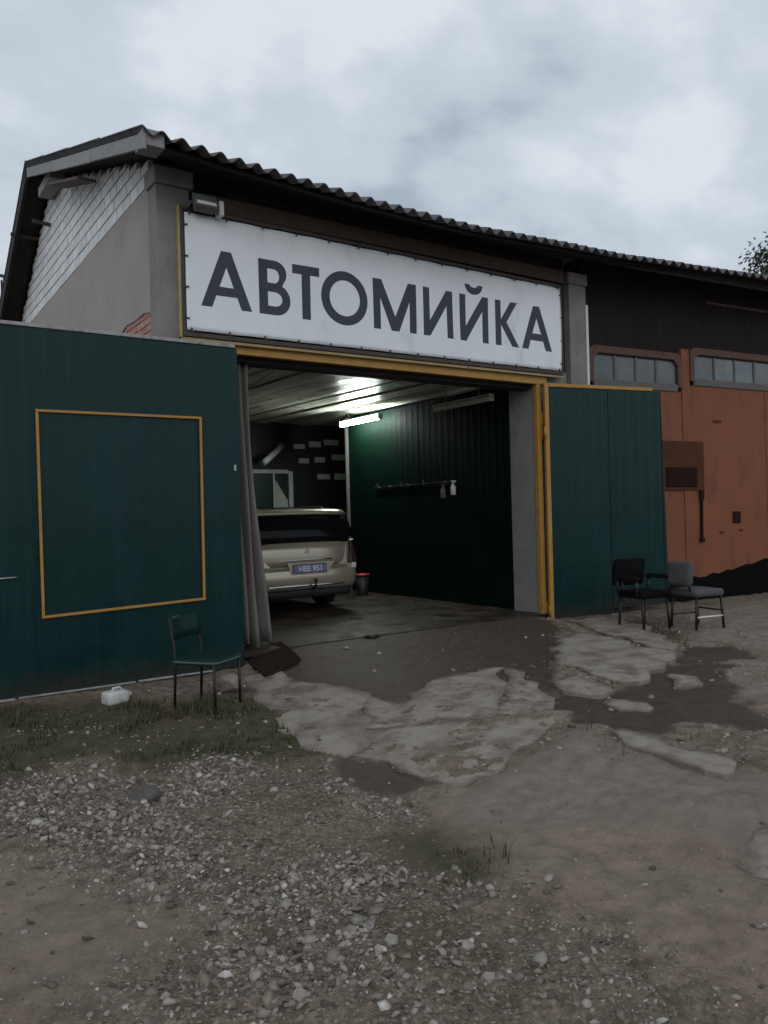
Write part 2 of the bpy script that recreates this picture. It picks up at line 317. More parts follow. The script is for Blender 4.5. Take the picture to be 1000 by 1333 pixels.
def ground():
    far = [3, 6, 12, 25, 60, 150, 400]
    xs = np.concatenate([[-1.2-f for f in far[::-1]], np.arange(-1.2, 9.6, .022), np.arange(9.6, 13.5, .1), [13.5+f for f in far]])
    ys = np.concatenate([[.4-f for f in far[::-1]], np.arange(.4, 8.4, .022), [8.6, 9, 10, 12, 15, 17]+[17+f for f in far]])
    Xg, Yg = np.meshgrid(xs, ys); x = Xg.ravel(); y = Yg.ravel(); m = masks(x, y)
    V = np.stack([x, y, gheight(x, y, m)], 1); nx, ny = len(xs), len(ys)
    i = np.arange(nx*ny).reshape(ny, nx); Fq = np.stack([i[:-1, :-1], i[:-1, 1:], i[1:, 1:], i[1:, :-1]], -1).reshape(-1, 4)
    g = bpy.data.materials.new('dirt_ground'); g.use_nodes = True; t = g.node_tree; n = t.nodes.new; l = t.links.new; b = t.nodes['Principled BSDF']
    at = n('ShaderNodeAttribute'); at.attribute_name = 'mask'; s3 = n('ShaderNodeSeparateColor'); l(at.outputs['Color'], s3.inputs[0])
    at2 = n('ShaderNodeAttribute'); at2.attribute_name = 'mask2'; s4 = n('ShaderNodeSeparateColor'); l(at2.outputs['Color'], s4.inputs[0])
    tcx = n('ShaderNodeTexCoord')
    def noise(sc, d=7, ro=.6):
        q = n('ShaderNodeTexNoise'); q.inputs['Scale'].default_value = sc; q.inputs['Detail'].default_value = d; q.inputs['Roughness'].default_value = ro; l(tcx.outputs['Object'], q.inputs[0]); return q.outputs[0]
    def ramp(v, a, b_, c1, c2):
        q = n('ShaderNodeValToRGB'); q.color_ramp.elements[0].position = a; q.color_ramp.elements[1].position = b_; q.color_ramp.elements[0].color = (*c1, 1); q.color_ramp.elements[1].color = (*c2, 1); l(v, q.inputs[0]); return q.outputs[0]
    def mix(f, a, b_):
        q = n('ShaderNodeMix'); q.data_type = 'RGBA'; l(f, q.inputs[0]); l(a, q.inputs[6])
        if isinstance(b_, tuple): q.inputs[7].default_value = (*b_, 1)
        else: l(b_, q.inputs[7])
        return q.outputs[2]
    nA = noise(1.3); nB = noise(9, 9, .7); nC = noise(45, 6, .7)
    dirt = ramp(nA, .35, .68, (.158, .120, .087), (.305, .240, .177))
    dirt = mix(ramp(noise(2.6, 8, .7), .50, .66, (0, 0, 0), (.7, .7, .7)), dirt, (.096, .073, .050))
    dirt = mix(ramp(nB, .44, .62, (0, 0, 0), (.85, .85, .85)), dirt, (.084, .059, .040))
    dirt = mix(ramp(nC, .60, .74, (0, 0, 0), (.75, .75, .75)), dirt, (.36, .32, .27))
    def cells(sc):
        v = n('ShaderNodeTexVoronoi'); v.inputs['Scale'].default_value = sc; v.inputs['Randomness'].default_value = 1
        wq = n('ShaderNodeVectorMath'); wq.operation = 'MULTIPLY_ADD'; nq = n('ShaderNodeTexNoise'); nq.inputs['Scale'].default_value = sc*.7; l(tcx.outputs['Object'], nq.inputs[0])
        wq.inputs[1].default_value = (.5/sc, .5/sc, .5/sc); l(nq.outputs['Color'], wq.inputs[0]); l(tcx.outputs['Object'], wq.inputs[2]); l(wq.outputs[0], v.inputs['Vector'])
        hs = n('ShaderNodeSeparateColor'); l(v.outputs['Color'], hs.inputs[0]); q = n('ShaderNodeValToRGB'); q.color_ramp.interpolation = 'LINEAR'
        e_ = q.color_ramp.elements; e_[0].position = 0; e_[0].color = (.055, .040, .029, 1); e_[1].position = 1; e_[1].color = (.38, .34, .29, 1)
        for p_, c_ in ((.35, (.115, .086, .060)), (.62, (.185, .150, .117)), (.86, (.27, .232, .19))): w_ = e_.new(p_); w_.color = (*c_, 1)
        l(hs.outputs[0], q.inputs[0]); return q.outputs[0], v.outputs['Distance'], hs.outputs[1]
    cA, dA, sA = cells(46); cB, dB, sB = cells(85)
    def mul(a, b_):
        q = n('ShaderNodeMath'); q.operation = 'MULTIPLY'; l(a, q.inputs[0])
        if isinstance(b_, float): q.inputs[1].default_value = b_
        else: l(b_, q.inputs[1])
        return q.outputs[0]
    clump = ramp(noise(5.5, 6, .65), .40, .58, (0, 0, 0), (1, 1, 1))
    gA = mul(mul(s4.outputs[1], clump), ramp(sA, .52, .58, (0, 0, 0), (1, 1, 1))); gB = mul(s4.outputs[2], ramp(sB, .45, .5, (0, 0, 0), (.85, .85, .85)))
    dirt = mix(gB, dirt, cB); dirt = mix(gA, dirt, cA)
    dirt = mix(mul(s4.outputs[1], ramp(noise(1.9, 8, .7), .53, .64, (0, 0, 0), (.55, .55, .55))), dirt, (.075, .070, .036))
    trk = ramp(noise(6, 9, .75), .36, .64, (.172, .134, .101), (.315, .255, .198))
    dirt = mix(mul(s4.outputs[0], .55), dirt, trk)
    dirt = mix(s3.outputs[2], dirt, ramp(nB, .35, .7, (.165, .134, .110), (.285, .234, .192)))
    dirt = mix(s3.outputs[1], dirt, ramp(nB, .35, .65, (.040, .046, .018), (.105, .083, .052)))
    dirt = mix(s3.outputs[0], dirt, ramp(nB, .35, .7, (.048, .032, .0235), (.090, .062, .045)))
    l(dirt, b.inputs['Base Color'])
    mr = n('ShaderNodeMapRange'); mr.inputs[3].default_value = .95; mr.inputs[4].default_value = .50; l(s3.outputs[0], mr.inputs[0]); l(mr.outputs[0], b.inputs['Roughness'])
    b.inputs['Specular IOR Level'].default_value = .35
    bp = n('ShaderNodeBump'); bp.inputs['Strength'].default_value = .9; bp.inputs['Distance'].default_value = .012; l(nC, bp.inputs['Height'])
    bp2 = n('ShaderNodeBump'); bp2.inputs['Strength'].default_value = .6; bp2.inputs['Distance'].default_value = .03; l(nB, bp2.inputs['Height']); l(bp.outputs[0], bp2.inputs['Normal']); 
    inv = n('ShaderNodeMath'); inv.operation = 'SUBTRACT'; inv.inputs[0].default_value = 1; l(dA, inv.inputs[1])
    bp3 = n('ShaderNodeBump'); bp3.inputs['Strength'].default_value = .9; bp3.inputs['Distance'].default_value = .014; l(mul(inv.outputs[0], gA), bp3.inputs['Height']); l(bp2.outputs[0], bp3.inputs['Normal'])
    inv2 = n('ShaderNodeMath'); inv2.operation = 'SUBTRACT'; inv2.inputs[0].default_value = 1; l(dB, inv2.inputs[1])
    bp4 = n('ShaderNodeBump'); bp4.inputs['Strength'].default_value = .8; bp4.inputs['Distance'].default_value = .006; l(mul(inv2.outputs[0], gB), bp4.inputs['Height']); l(bp3.outputs[0], bp4.inputs['Normal']); l(bp4.outputs[0], b.inputs['Normal'])
    me = big_mesh('ground', V, Fq, g, True)
    c = np.zeros((len(V), 4), np.float32); c[:, 0], c[:, 1], c[:, 2], c[:, 3] = m[0], m[1], m[2], 1
    a = me.color_attributes.new('mask', 'FLOAT_COLOR', 'POINT'); a.data.foreach_set('color', c.ravel())
    c2 = np.zeros((len(V), 4), np.float32); c2[:, 0] = m[3]; c2[:, 1] = np.clip(m[4]*1.1, 0, 1)*(1-m[3]*.7)*(1-m[0])*(1-m[1]*.5); c2[:, 2] = np.clip(.35+.65*m[4], 0, 1)*(1-m[0]*.8)*(1-m[2]*.4)*(1-m[3]*.35); c2[:, 3] = 1
    a = me.color_attributes.new('mask2', 'FLOAT_COLOR', 'POINT'); a.data.foreach_set('color', c2.ravel())
    o = bpy.data.objects.new('ground', me); COL.objects.link(o)
    struct(o, 'bare brown dirt yard with damp muddy patches in front of the car wash', 'ground')
ground()

# interior floor
fb = MB(); fb.box(2.75, 10.2, 7.66, 15.2, FLOOR_Z-.06, FLOOR_Z)
struct(fb.build('floor', M_FLOOR), 'dark wet concrete floor inside the car wash bay', 'floor')

# ------------------------------------------------------------------ broken concrete paving
def slab(poly_px, parent, top=.028, z=-.12, edge=.13, nseed=0):
    base = [Vector(p) for p in gpoly(poly_px, z)]; out = []; n = len(base)
    sgn = 1 if sum(base[i].x*base[(i+1) % n].y-base[(i+1) % n].x*base[i].y for i in range(n)) > 0 else -1
    for i in range(n):
        a, b = base[i], base[(i+1) % n]; Ln = (b-a).length; k = max(1, int(Ln/random.uniform(.13, .24))); nn = Vector((-(b-a).y, (b-a).x)).normalized(); cor = []
        for j in range(k+1): cor.append(a.lerp(b, j/k)-nn*.03*sgn+(nn*jit(.085 if 0 < j < k else .02)))
        for j in range(k):
            kk = max(1, int((cor[j+1]-cor[j]).length/.035))
            for q_ in range(kk): out.append(cor[j].lerp(cor[j+1], q_/kk)+Vector((jit(.008), jit(.008))))
    lo = Vector((min(p.x for p in out), min(p.y for p in out))); hi = Vector((max(p.x for p in out), max(p.y for p in out)))
    pts = list(out); P = [(p.x, p.y) for p in out]
    gx, gy = np.meshgrid(np.arange(lo.x, hi.x, .09), np.arange(lo.y, hi.y, .09)); gx = gx.ravel()+RNG.uniform(-.02, .02, gx.size); gy = gy.ravel()+RNG.uniform(-.02, .02, gy.size)
    ins = poly_sd(P, gx, gy) < -.035
    pts += [Vector((a, b)) for a, b in zip(gx[ins], gy[ins])]
    nb = len(out)
    vs, es, fs, *_ = delaunay_2d_cdt(pts, [(i, (i+1) % nb) for i in range(nb)], [], 1, 1e-5)
    x = np.array([v.x for v in vs]); y = np.array([v.y for v in vs])
    zt = glow(x, y)+top+(fbm(x+3, y+nseed, 5, 4)-.5)*edge
    V = [(a, b, c) for a, b, c in zip(x, y, zt)]; nV = len(V); fs = [tuple(f) for f in fs]
    from collections import Counter
    cnt = Counter(); 
    for f in fs:
        for i in range(len(f)): cnt[frozenset((f[i], f[(i+1) % len(f)]))] += 1
    V += [(a, b, c-.09) for a, b, c in V]; sk = []
    for f in fs:
        for i in range(len(f)):
            e0, e1 = f[i], f[(i+1) % len(f)]
            if cnt[frozenset((e0, e1))] == 1: sk.append((e0, e0+nV, e1+nV, e1))
    mb = MB(); mb.add(V, fs+sk)
    o = mb.build('slab', M_SLAB, parent)
    rim = 1-sst(-.04, .05, -poly_sd(P, x, y)+(fbm(x+7, y, 5, 3)-.5)*.20); rim = np.concatenate([rim, np.ones(nV)])
    at = o.data.attributes.new('rim', 'FLOAT', 'POINT'); at.data.foreach_set('value', rim.astype(np.float32))
    o.data.polygons.foreach_set('use_smooth', [True]*len(fs)+[False]*len(sk))
    return o
pv = struct(empty('concrete_paving', (5, 6, -.15)), 'broken patches of pale concrete in front of the open doorway', 'paving')
pv.location = (0, 0, 0)
SL = [[(316, 872), (345, 870), (395, 885), (440, 893), (478, 900), (470, 935), (455, 964), (400, 952), (368, 922), (332, 896)],
      [(482, 902), (520, 912), (560, 893), (600, 882), (652, 872), (655, 900), (640, 935), (560, 930), (476, 936)],
      [(656, 873), (700, 890), (716, 908), (712, 925), (745, 928), (700, 955), (650, 985), (600, 1002), (555, 986), (505, 968), (462, 962), (476, 941), (560, 936), (643, 940), (662, 905)],
      [(738, 814), (785, 806), (835, 816), (880, 842), (876, 850), (840, 842), (795, 828)],
      [(726, 838), (750, 828), (792, 832), (838, 846), (874, 854), (862, 868), (815, 892), (770, 880), (722, 866)],
      [(722, 890), (745, 884), (795, 899), (778, 907), (738, 902)],
      [(806, 953), (848, 962), (955, 994), (950, 1007), (885, 990), (820, 970)],
      [(968, 1102), (980, 1084), (1000, 1066), (1060, 1055), (1060, 1130), (1005, 1128), (986, 1108)],
      [(872, 878), (903, 880), (910, 889), (882, 893)],
      [(790, 912), (835, 914), (845, 922), (800, 921)]]
for i, q in enumerate(SL): slab(q, pv, nseed=i*7, top=(.009, .007, .005, .026, .022, .022, .020, .002, .008, .006)[i], edge=.020 if i < 3 else .007)

# ------------------------------------------------------------------ gravel and grass (uncountable)
def gravel():
    ico = bmesh.new(); bmesh.ops.create_icosphere(ico, subdivisions=1, radius=1); bv = np.array([v.co[:] for v in ico.verts]); bf = np.array([[v.index for v in f.verts] for f in ico.faces]); ico.free()
    temps = []
    for k in range(14):
        d = bv*(1+RNG.uniform(-.45, .30, (len(bv), 1))); d = d*RNG.uniform(.75, 1.3, 3)*[1, 1, .5]; temps.append(d)
    n = 300000
    x = RNG.uniform(-.6, 9.2, n); y = RNG.uniform(.9, 7.4, n); m = masks(x, y); wet, grs, pale, track, grav = m
    patch = fbm(x+90, y+20, 1.7, 4)
    dens = (.10+.60*grav)*np.clip((patch-.41)*5.0, .06, 1.1)
    dens = dens*(1-.82*track)*(1-.93*wet)*(1-.35*grs)*(1-.6*pale)
    for q in SL[:6]: dens = dens*np.where(poly_sd(gpoly(q, -.12), x, y) < .02, .05, 1)
    dens = dens*np.where((y > 7.3), .2, 1)
    big = (RNG.random(n) < .05)
    keep = RNG.random(n) < dens; big = big[keep]; x, y = x[keep], y[keep]; m = tuple(a[keep] for a in m); n = len(x)
    size = np.exp(RNG.normal(math.log(.0060), .55, n)).clip(.0025, .028); size *= (1+.30*m[4]); size = np.where(big, RNG.uniform(.013, .030, n)*(.7+.6*RNG.random(n)), size)
    z = gheight(x, y, m); ang = RNG.uniform(0, 2*PI, n); tl = RNG.normal(0, .35, (n, 2)); Vs = []; Fs = []; Cs = []
    shade = RNG.choice([0, 1, 2, 3], n, p=[.40, .29, .09, .22]); pal = np.array([(.275, .245, .215), (.19, .157, .128), (.42, .39, .355), (.10, .080, .065)])
    for i in range(n):
        d = temps[i % 14]; c, s = math.cos(ang[i]), math.sin(ang[i])
        q = np.stack([d[:, 0]*c-d[:, 1]*s, d[:, 0]*s+d[:, 1]*c, d[:, 2]+d[:, 0]*tl[i, 0]+d[:, 1]*tl[i, 1]], 1)*size[i]
        Vs.append(q+[x[i], y[i], z[i]+size[i]*.02]); Fs.append(bf+i*len(bv))
    col = pal[shade]*RNG.uniform(.8, 1.2, (n, 1)); col = np.concatenate([col, np.ones((n, 1))], 1)
    g = bpy.data.materials.new('gravel_stone'); g.use_nodes = True; t = g.node_tree; b = t.nodes['Principled BSDF']; at = t.nodes.new('ShaderNodeAttribute'); at.attribute_name = 'tint'
    nz = t.nodes.new('ShaderNodeTexNoise'); nz.inputs['Scale'].default_value = 60; tcx = t.nodes.new('ShaderNodeTexCoord'); t.links.new(tcx.outputs['Object'], nz.inputs[0])
    mx = t.nodes.new('ShaderNodeMix'); mx.data_type = 'RGBA'; mx.blend_type = 'OVERLAY'; mx.inputs[0].default_value = .5; t.links.new(at.outputs['Color'], mx.inputs[6]); t.links.new(nz.outputs[0], mx.inputs[7])
    t.links.new(mx.outputs[2], b.inputs['Base Color']); b.inputs['Roughness'].default_value = .85
    me = big_mesh('gravel', np.concatenate(Vs), np.concatenate(Fs), g)
    a = me.color_attributes.new('tint', 'FLOAT_COLOR', 'POINT'); a.data.foreach_set('color', np.repeat(col, len(bv), 0).astype(np.float32).ravel())
    o = bpy.data.objects.new('gravel', me); COL.objects.link(o); tag(o, 'scattered grey gravel and stone chips lying on the dirt yard', 'gravel', kind='stuff')
gravel()
def grass():
    n = 110000; x = RNG.uniform(-.4, 8.4, n); y = RNG.uniform(2.6, 7.5, n); m = masks(x, y); grs = m[1]
    tuft = fbm(x+3, y+70, 3.2, 4); keep = RNG.random(n) < np.clip((tuft-.42)*5, 0, 1)*np.clip(grs*.75+.014*(1-m[3])*(1-m[0]), 0, 1)
    for q in SL: keep &= poly_sd(gpoly(q, -.12), x, y) > .03
    keep &= ~((x > 3.35) & (y > 6.9)); x, y = x[keep], y[keep]; n = len(x); z = gheight(x, y)
    h = RNG.uniform(.014, .042, n)*(.6+2.2*np.clip(fbm(x+13, y+31, 4.5, 3)-.42, 0, 1)*4); a = RNG.uniform(0, 2*PI, n); w = RNG.uniform(.0018, .0042, n)*np.where(RNG.random(n) < .06, 2.0, 1); ln = RNG.uniform(.2, 1.1, n)
    ca, sa = np.cos(a), np.sin(a); V = np.zeros((n, 5, 3))
    for k, (t, s) in enumerate(((0, 1), (0, -1), (.55, .8), (.55, -.8), (1, 0))):
        off = ln*h*t*t
        V[:, k, 0] = x+ca*off-sa*w*s; V[:, k, 1] = y+sa*off+ca*w*s; V[:, k, 2] = z-.004+h*t*(1-.25*t*ln)
    i = np.arange(n)[:, None]*5; Fq = np.concatenate([i+[0, 1, 3], i+[0, 3, 2], i+[2, 3, 4]])
    me = big_mesh('grass', V.reshape(-1, 3), Fq, M_GRASS)
    o = bpy.data.objects.new('grass', me); COL.objects.link(o); tag(o, 'sparse trampled grass growing along the foot of the green gate', 'grass', kind='stuff')
grass()

# ------------------------------------------------------------------ car wash building
YF = 7.76; XG = 2.56
B = empty('car_wash_building', (5.2, 7.76, FLOOR_Z)); B.matrix_world = Matrix.Identity(4)
tag(B, 'car wash building with white brick gable and corrugated sheet roof', 'building')
XJ = 7.76                                        # right jamb
# roof surface
EAVE_SAG = ([2.0, 2.3, 3.0, 3.86, 4.8, 6.16, 7.8, 9.5, 11.7, 18], [.06, .05, -.02, -.06, -.095, -.115, -.045, .0, .05, .05])
def roof_pt(x, v, dz=0.0):            # v = horizontal distance from the eave line
    ye = 6.96-.105*max(0.0, x-8.8)
    sag = float(np.interp(x, *EAVE_SAG))*max(0.0, 1-v/5.0)
    if v <= 5.53: z = 4.75+.333*v
    else: z = 4.75+.333*5.53-.55*(v-5.53)
    return Vector((x, ye+v, z+sag+dz))
def corr_sheet(x0, x1, v0, v1, lift):
    nw = max(8, int(round((x1-x0)/.187))*8); nv = 3; vs = []
    for side in (1, -1):
        for j in range(nv):
            v = v0+(v1-v0)*j/(nv-1)
            for i in range(nw+1):
                x = x0+(x1-x0)*i/nw; a = 2*PI*(x-2.2)/.187
                vs.append(roof_pt(x, v, lift+.034*math.cos(a)+side*.005))
    A = lambda s, j, i: s*nv*(nw+1)+j*(nw+1)+i; fs = []
    for j in range(nv-1):
        for i in range(nw):
            fs.append((A(0, j, i), A(0, j, i+1), A(0, j+1, i+1), A(0, j+1, i))); fs.append((A(1, j, i), A(1, j+1, i), A(1, j+1, i+1), A(1, j, i+1)))
    for i in range(nw):
        fs.append((A(0, 0, i), A(1, 0, i), A(1, 0, i+1), A(0, 0, i+1))); fs.append((A(0, nv-1, i), A(0, nv-1, i+1), A(1, nv-1, i+1), A(1, nv-1, i)))
    for j in range(nv-1):
        fs.append((A(0, j, 0), A(0, j+1, 0), A(1, j+1, 0), A(1, j, 0))); fs.append((A(0, j, nw), A(1, j, nw), A(1, j+1, nw), A(0, j+1, nw)))
    return MB().add(vs, fs)
def roof_sheets(parent, xs):
    rows = [(0, 1.55), (1.42, 2.95), (2.82, 4.35), (4.22, 5.53), (5.53, 7.0), (6.87, 8.6)]
    for r, (v0, v1) in enumerate(rows):
        for a, b in zip(xs[:-1], xs[1:]):
            lift = .05+.012*r+jit(.004)
            corr_sheet(a-.0, b+.03, v0-(jit(.012) if v0 == 0 else 0), v1, lift).build('roof_sheet', M_ROOF, parent)
xsA = [2.20+1.122*i for i in range(6)]+[8.80]
xsB = [8.80+1.122*i for i in range(8)]
roof = empty('roof', parent=B)
roof_sheets(roof, xsA)
def sloped_boards(parent, x0, x1, name='soffit_board'):
    # sheathing boards below the sheets, running along the building
    v = .22
    while v < 5.4:
        w = .19; n = 8; vs = []
        for i in range(n+1):
            x = x0+(x1-x0)*i/n
            for dv, dz in ((0, -.002), (w, -.002), (w, -.028), (0, -.028)): vs.append(roof_pt(x, v+dv, dz+.012))
        fs = [(4*i+k, 4*i+(k+1) % 4, 4*i+4+(k+1) % 4, 4*i+4+k) for i in range(n) for k in range(4)]+[(0, 1, 2, 3), (4*n, 4*n+1, 4*n+2, 4*n+3)]
        MB().add(vs, fs).build(name, M_SOFF, parent); v += .205
        if v > 1.25: break
    vs = [roof_pt(x0+(x1-x0)*i/8, vv, dz) for i in range(9) for vv, dz in ((1.1, .005), (5.4, .005), (5.4, -.02), (1.1, -.02))]
    fs = [(4*i+k, 4*i+(k+1) % 4, 4*i+4+(k+1) % 4, 4*i+4+k) for i in range(8) for k in range(4)]+[(0, 1, 2, 3), (32, 33, 34, 35)]
    MB().add(vs, fs).build('roof_deck', M_SOFF, parent)
sloped_boards(roof, 2.26, 8.79)
# barge boards on the rake: front run of three lengths with slight steps, rear run dark
def rake(v0, v1, top, bot, x0, x1, m, name):
    vs = [roof_pt(2.3, v, 0)*1 for v in ()]
    P = []
    for v in (v0, v1):
        for x in (x0, x1):
            for dz in (bot, top):
                q = roof_pt(2.3, v, dz); P.append((x, q.y, q.z))
    MB().add(P, [(0, 1, 3, 2), (4, 6, 7, 5), (0, 4, 5, 1), (2, 3, 7, 6), (0, 2, 6, 4), (1, 5, 7, 3)]).build(name, m, roof, bevel=.004)
rake(.02, 1.9, .022, -.115, 2.215, 2.245, M_BARGE, 'barge_board'); rake(1.905, 3.75, .018, -.122, 2.213, 2.242, M_BARGE, 'barge_board'); rake(3.755, 5.50, .022, -.115, 2.215, 2.245, M_BARGE, 'barge_board')
rake(5.53, 9.6, .03, -.17, 2.20, 2.25, M_DWOOD, 'barge_board')
rake(.3, 5.4, -.015, -.04, 2.25, 2.54, M_SOFF, 'verge_soffit'); rake(5.55, 9.5, -.02, -.05, 2.252, 2.54, M_SOFF, 'verge_soffit')
# loose soffit plank and gable block near the ridge
q = roof_pt(2.3, 4.95, -.24); MB().box(2.34, 2.55, q.y-.40, q.y+.40, q.z-.02, q.z+.12).build('gable_block', M_BARGE, roof, bevel=.01)
a = roof_pt(2.3, 2.7, -.235); b = roof_pt(2.3, 4.3, -.245); MB().bar((2.38, a.y, a.z), (2.38, b.y, b.z), .22, .03).build('loose_plank', M_BEAM, roof)
# purlin end at the front corner
q = roof_pt(2.3, .16, -.05); MB().box(2.22, 2.42, q.y-.12, q.y+.12, q.z-.06, q.z+.09).build('purlin_end', M_BARGE, roof, bevel=.008)

# walls
Z0 = -.35
fw = MB(); fw.box(2.90, 3.345, YF+.02, YF+.42, Z0, 3.30); fw.build('front_pier', M_CONC, B)
fw = MB(); fw.box(XJ, 8.42, YF+.0, YF+.50, Z0, 3.30); fw.build('front_pier', M_CONC, B, bevel=.008)
fw = MB(); fw.box(2.89, 8.42, YF+.03, YF+.40, 3.302, 4.93); fw.build('front_wall', M_DWOOD, B)
MB().box(2.542, 2.888, YF-.10, YF+.16, Z0, 4.70).build('pilaster', M_CONC, B, bevel=.012)
MB().box(2.52, 2.925, YF-.135, YF+.16, 4.702, 4.88).build('pilaster_cap', M_CONC, B, bevel=.015)
MB().box(8.424, 8.765, YF-.08, YF+.50, Z0, 4.55).build('pilaster', M_CONC, B, bevel=.012)
MB().box(8.40, 8.79, YF-.10, YF+.50, 4.552, 4.72).build('pilaster_cap', M_CONC, B, bevel=.02)
MB().box(8.768, 8.83, YF-.06, YF+.30, Z0, 4.30).build('pale_strip', M_WHITE, B, bevel=.004)
for (a, b, y0, z0, z1, m) in ((3.0, 8.3, 7.66, 4.53, 4.70, M_BEAM), (3.3, 8.1, 7.70, 4.71, 4.80, M_DWOOD)):
    MB().box(a, b, y0, YF+.02, z0, z1).build('wall_beam', m, B, bevel=.006)
# side wall : core, render coat with broken corner, white bricks
core = MB(); zt = lambda y: (roof_pt(2.3, y-6.96, -.07)).z
yr = 6.96+5.53
poly = [(YF+.165, Z0), (16.2, Z0), (16.2, zt(16.2)), (yr, zt(yr)), (YF+.165, zt(YF+.165))]
core.prism(poly, lambda a, b, c: Vector((XG+.05+c, a, b)), .25)
side = core.build('side_wall', M_MORTAR, B)
BR_B = 4.775
cut = [onx(p, XG) for p in ((203, 438), (201, 404), (188, 408), (176, 418), (165, 424), (152, 436))]
rp = [(YF+.165, Z0), (16.2, Z0), (16.2, BR_B)]
for y in np.arange(15.8, 8.0, -.4): rp.append((y, BR_B+jit(.012)))
rp += [(YF+.165, BR_B-.005), (YF+.165, cut[1].z)]
rp += [(cut[2].y, cut[2].z), (cut[3].y, cut[3].z), (cut[4].y, cut[4].z), (cut[5].y+.1, cut[5].z-.1), (cut[5].y-.1, cut[5].z-.7), (YF+.165, cut[5].z-.75)]
MB().prism(rp, lambda a, b, c: Vector((XG-.005+c, a, b)), .053).build('render_coat', M_PLAST, side)
me_p = MB().box(-.005, .045, -.122, .122, -.033, .033).mesh('brick', M_PBRICK)
for k in range(12):
    z = cut[5].z-.62+.076*k
    for j in range(5):
        y = YF+.20+.254*j+(.127 if k % 2 else 0)
        if y < 9.2: inst('brick', me_p, side, (XG+.012+jit(.004), y, z), (jit(.02), 0, 0))
# white bricks, course .15, length .25
mb = MB().box(0, .055, -.1190, .1190, -.0655, .0655)
me_w = mb.mesh('brick', M_WBRICK)
nb = 0; k = 0
while True:
    z = BR_B+.078+.150*k; k += 1
    if z > 6.6: break
    y = YF+.10+(.06 if k % 2 else .185)
    while y < 16.0:
        top = zt(y)
        lo = min(zt(y-.1225), zt(y+.1225))
        if z-.07 < lo-.005 and nb < 300:
            h = min(.0705, (lo-(z-.0705))/2)
            if h > .012:
                ln = 1.0 if y > 8.0 else .9
                o = inst('brick', me_w, side, (XG-.002+jit(.0022), y+jit(.004), z-.0705+h+jit(.001)), (jit(.004), 0, jit(.003)), (1, ln+jit(.015), h/.0705*(1-abs(jit(.04))))); nb += 1
        y += .2555
print('white bricks', nb)
# brackets standing out of the gable
for p, L_ in (((66, 293), .26), ((51, 312), .42), ((24, 363), .34)):
    q = onx(p, XG); MB().bar((XG+.02, q.y, q.z), (XG-L_, q.y-.02, q.z+.01), .045, .045).build('bracket', M_RUST, side)
for dy in (0, .28):
    q = onx((6, 385), 2.3); MB().bar((2.3, q.y+dy, q.z-.6), (2.3, q.y+dy, q.z+.35), .03, .03).build('bracket_rod', M_RUST, side)
q = onx((6, 392), 2.3); MB().bar((2.3, q.y-.05, q.z), (2.3, q.y+.33, q.z+.05), .03, .03).build('bracket_rod', M_RUST, side)
MB().box(2.86, 10.3, 16.0, 16.2, Z0, 4.2).build('rear_wall', M_PLAST, B)
# interior shell
CZ0, CZ1 = 3.22, 3.34
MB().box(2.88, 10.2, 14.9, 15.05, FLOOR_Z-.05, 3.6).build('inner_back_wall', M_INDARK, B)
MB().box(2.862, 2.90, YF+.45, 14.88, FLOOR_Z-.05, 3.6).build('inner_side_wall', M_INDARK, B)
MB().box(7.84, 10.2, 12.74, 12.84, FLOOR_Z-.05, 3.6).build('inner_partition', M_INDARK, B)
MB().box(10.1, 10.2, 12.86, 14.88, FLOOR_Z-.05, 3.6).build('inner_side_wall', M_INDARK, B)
def ribbed(w, h, pitch=.115, depth=.010, t=.0012):
    # trapezoidal profile in local x (width), relief -y, height z
    prof = []; x = 0
    while x < w-1e-6:
        for fx, d in ((0, 0), (.55, 0), (.66, depth), (.89, depth)):
            xx = x+fx*pitch
            if xx <= w: prof.append((xx, -d))
        x += pitch
    prof.append((w, 0)); n = len(prof); mb = MB(); vs = []
    for z in (0, h):
        for xx, d in prof: vs.append((xx, d, z))
    for z in (0, h):
        for xx, d in prof: vs.append((xx, d+.012, z))
    fs = []
    for i in range(n-1):
        fs += [(i, i+1, n+i+1, n+i), (2*n+i, 3*n+i, 3*n+i+1, 2*n+i+1), (i, 2*n+i, 2*n+i+1, i+1), (n+i, n+i+1, 3*n+i+1, 3*n+i)]
    fs += [(0, n, 3*n, 2*n), (n-1, 3*n-1, 4*n-1, 2*n-1)]
    return mb.add(vs, fs)
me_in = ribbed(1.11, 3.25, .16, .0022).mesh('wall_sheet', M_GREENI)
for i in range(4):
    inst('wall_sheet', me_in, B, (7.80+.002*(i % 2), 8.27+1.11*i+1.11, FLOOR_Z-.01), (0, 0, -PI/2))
MB().box(7.74, 7.80, 12.70, 12.735, FLOOR_Z, 3.2).build('corner_trim', M_GREYFR, B)
# ceiling strips
ceil = empty('ceiling', parent=B)
x = 2.905
while x < 10.0:
    w = .245; s = jit(.012); s2 = jit(.014); y1 = 14.89; vs = []
    nseg = 6
    for j in range(nseg+1):
        y = YF+.42+(y1-YF-.42)*j/nseg; z = CZ0+(CZ1-CZ0)*j/nseg+s+(jit(.008) if 0 < j < nseg else 0)
        vs += [(x, y, z), (x+w, y, z+s2), (x+w, y, z+s2+.02), (x, y, z+.02)]
    fs = [(4*j+k, 4*j+(k+1) % 4, 4*j+4+(k+1) % 4, 4*j+4+k) for j in range(nseg) for k in range(4)]+[(0, 1, 2, 3), (4*nseg, 4*nseg+1, 4*nseg+2, 4*nseg+3)]
    MB().add(vs, fs).build('ceiling_panel', M_CEIL, ceil); x += .25
MB().box(2.88, 10.2, YF+.41, 15.0, 3.40, 3.44).build('ceiling_deck', M_INDARK, ceil)
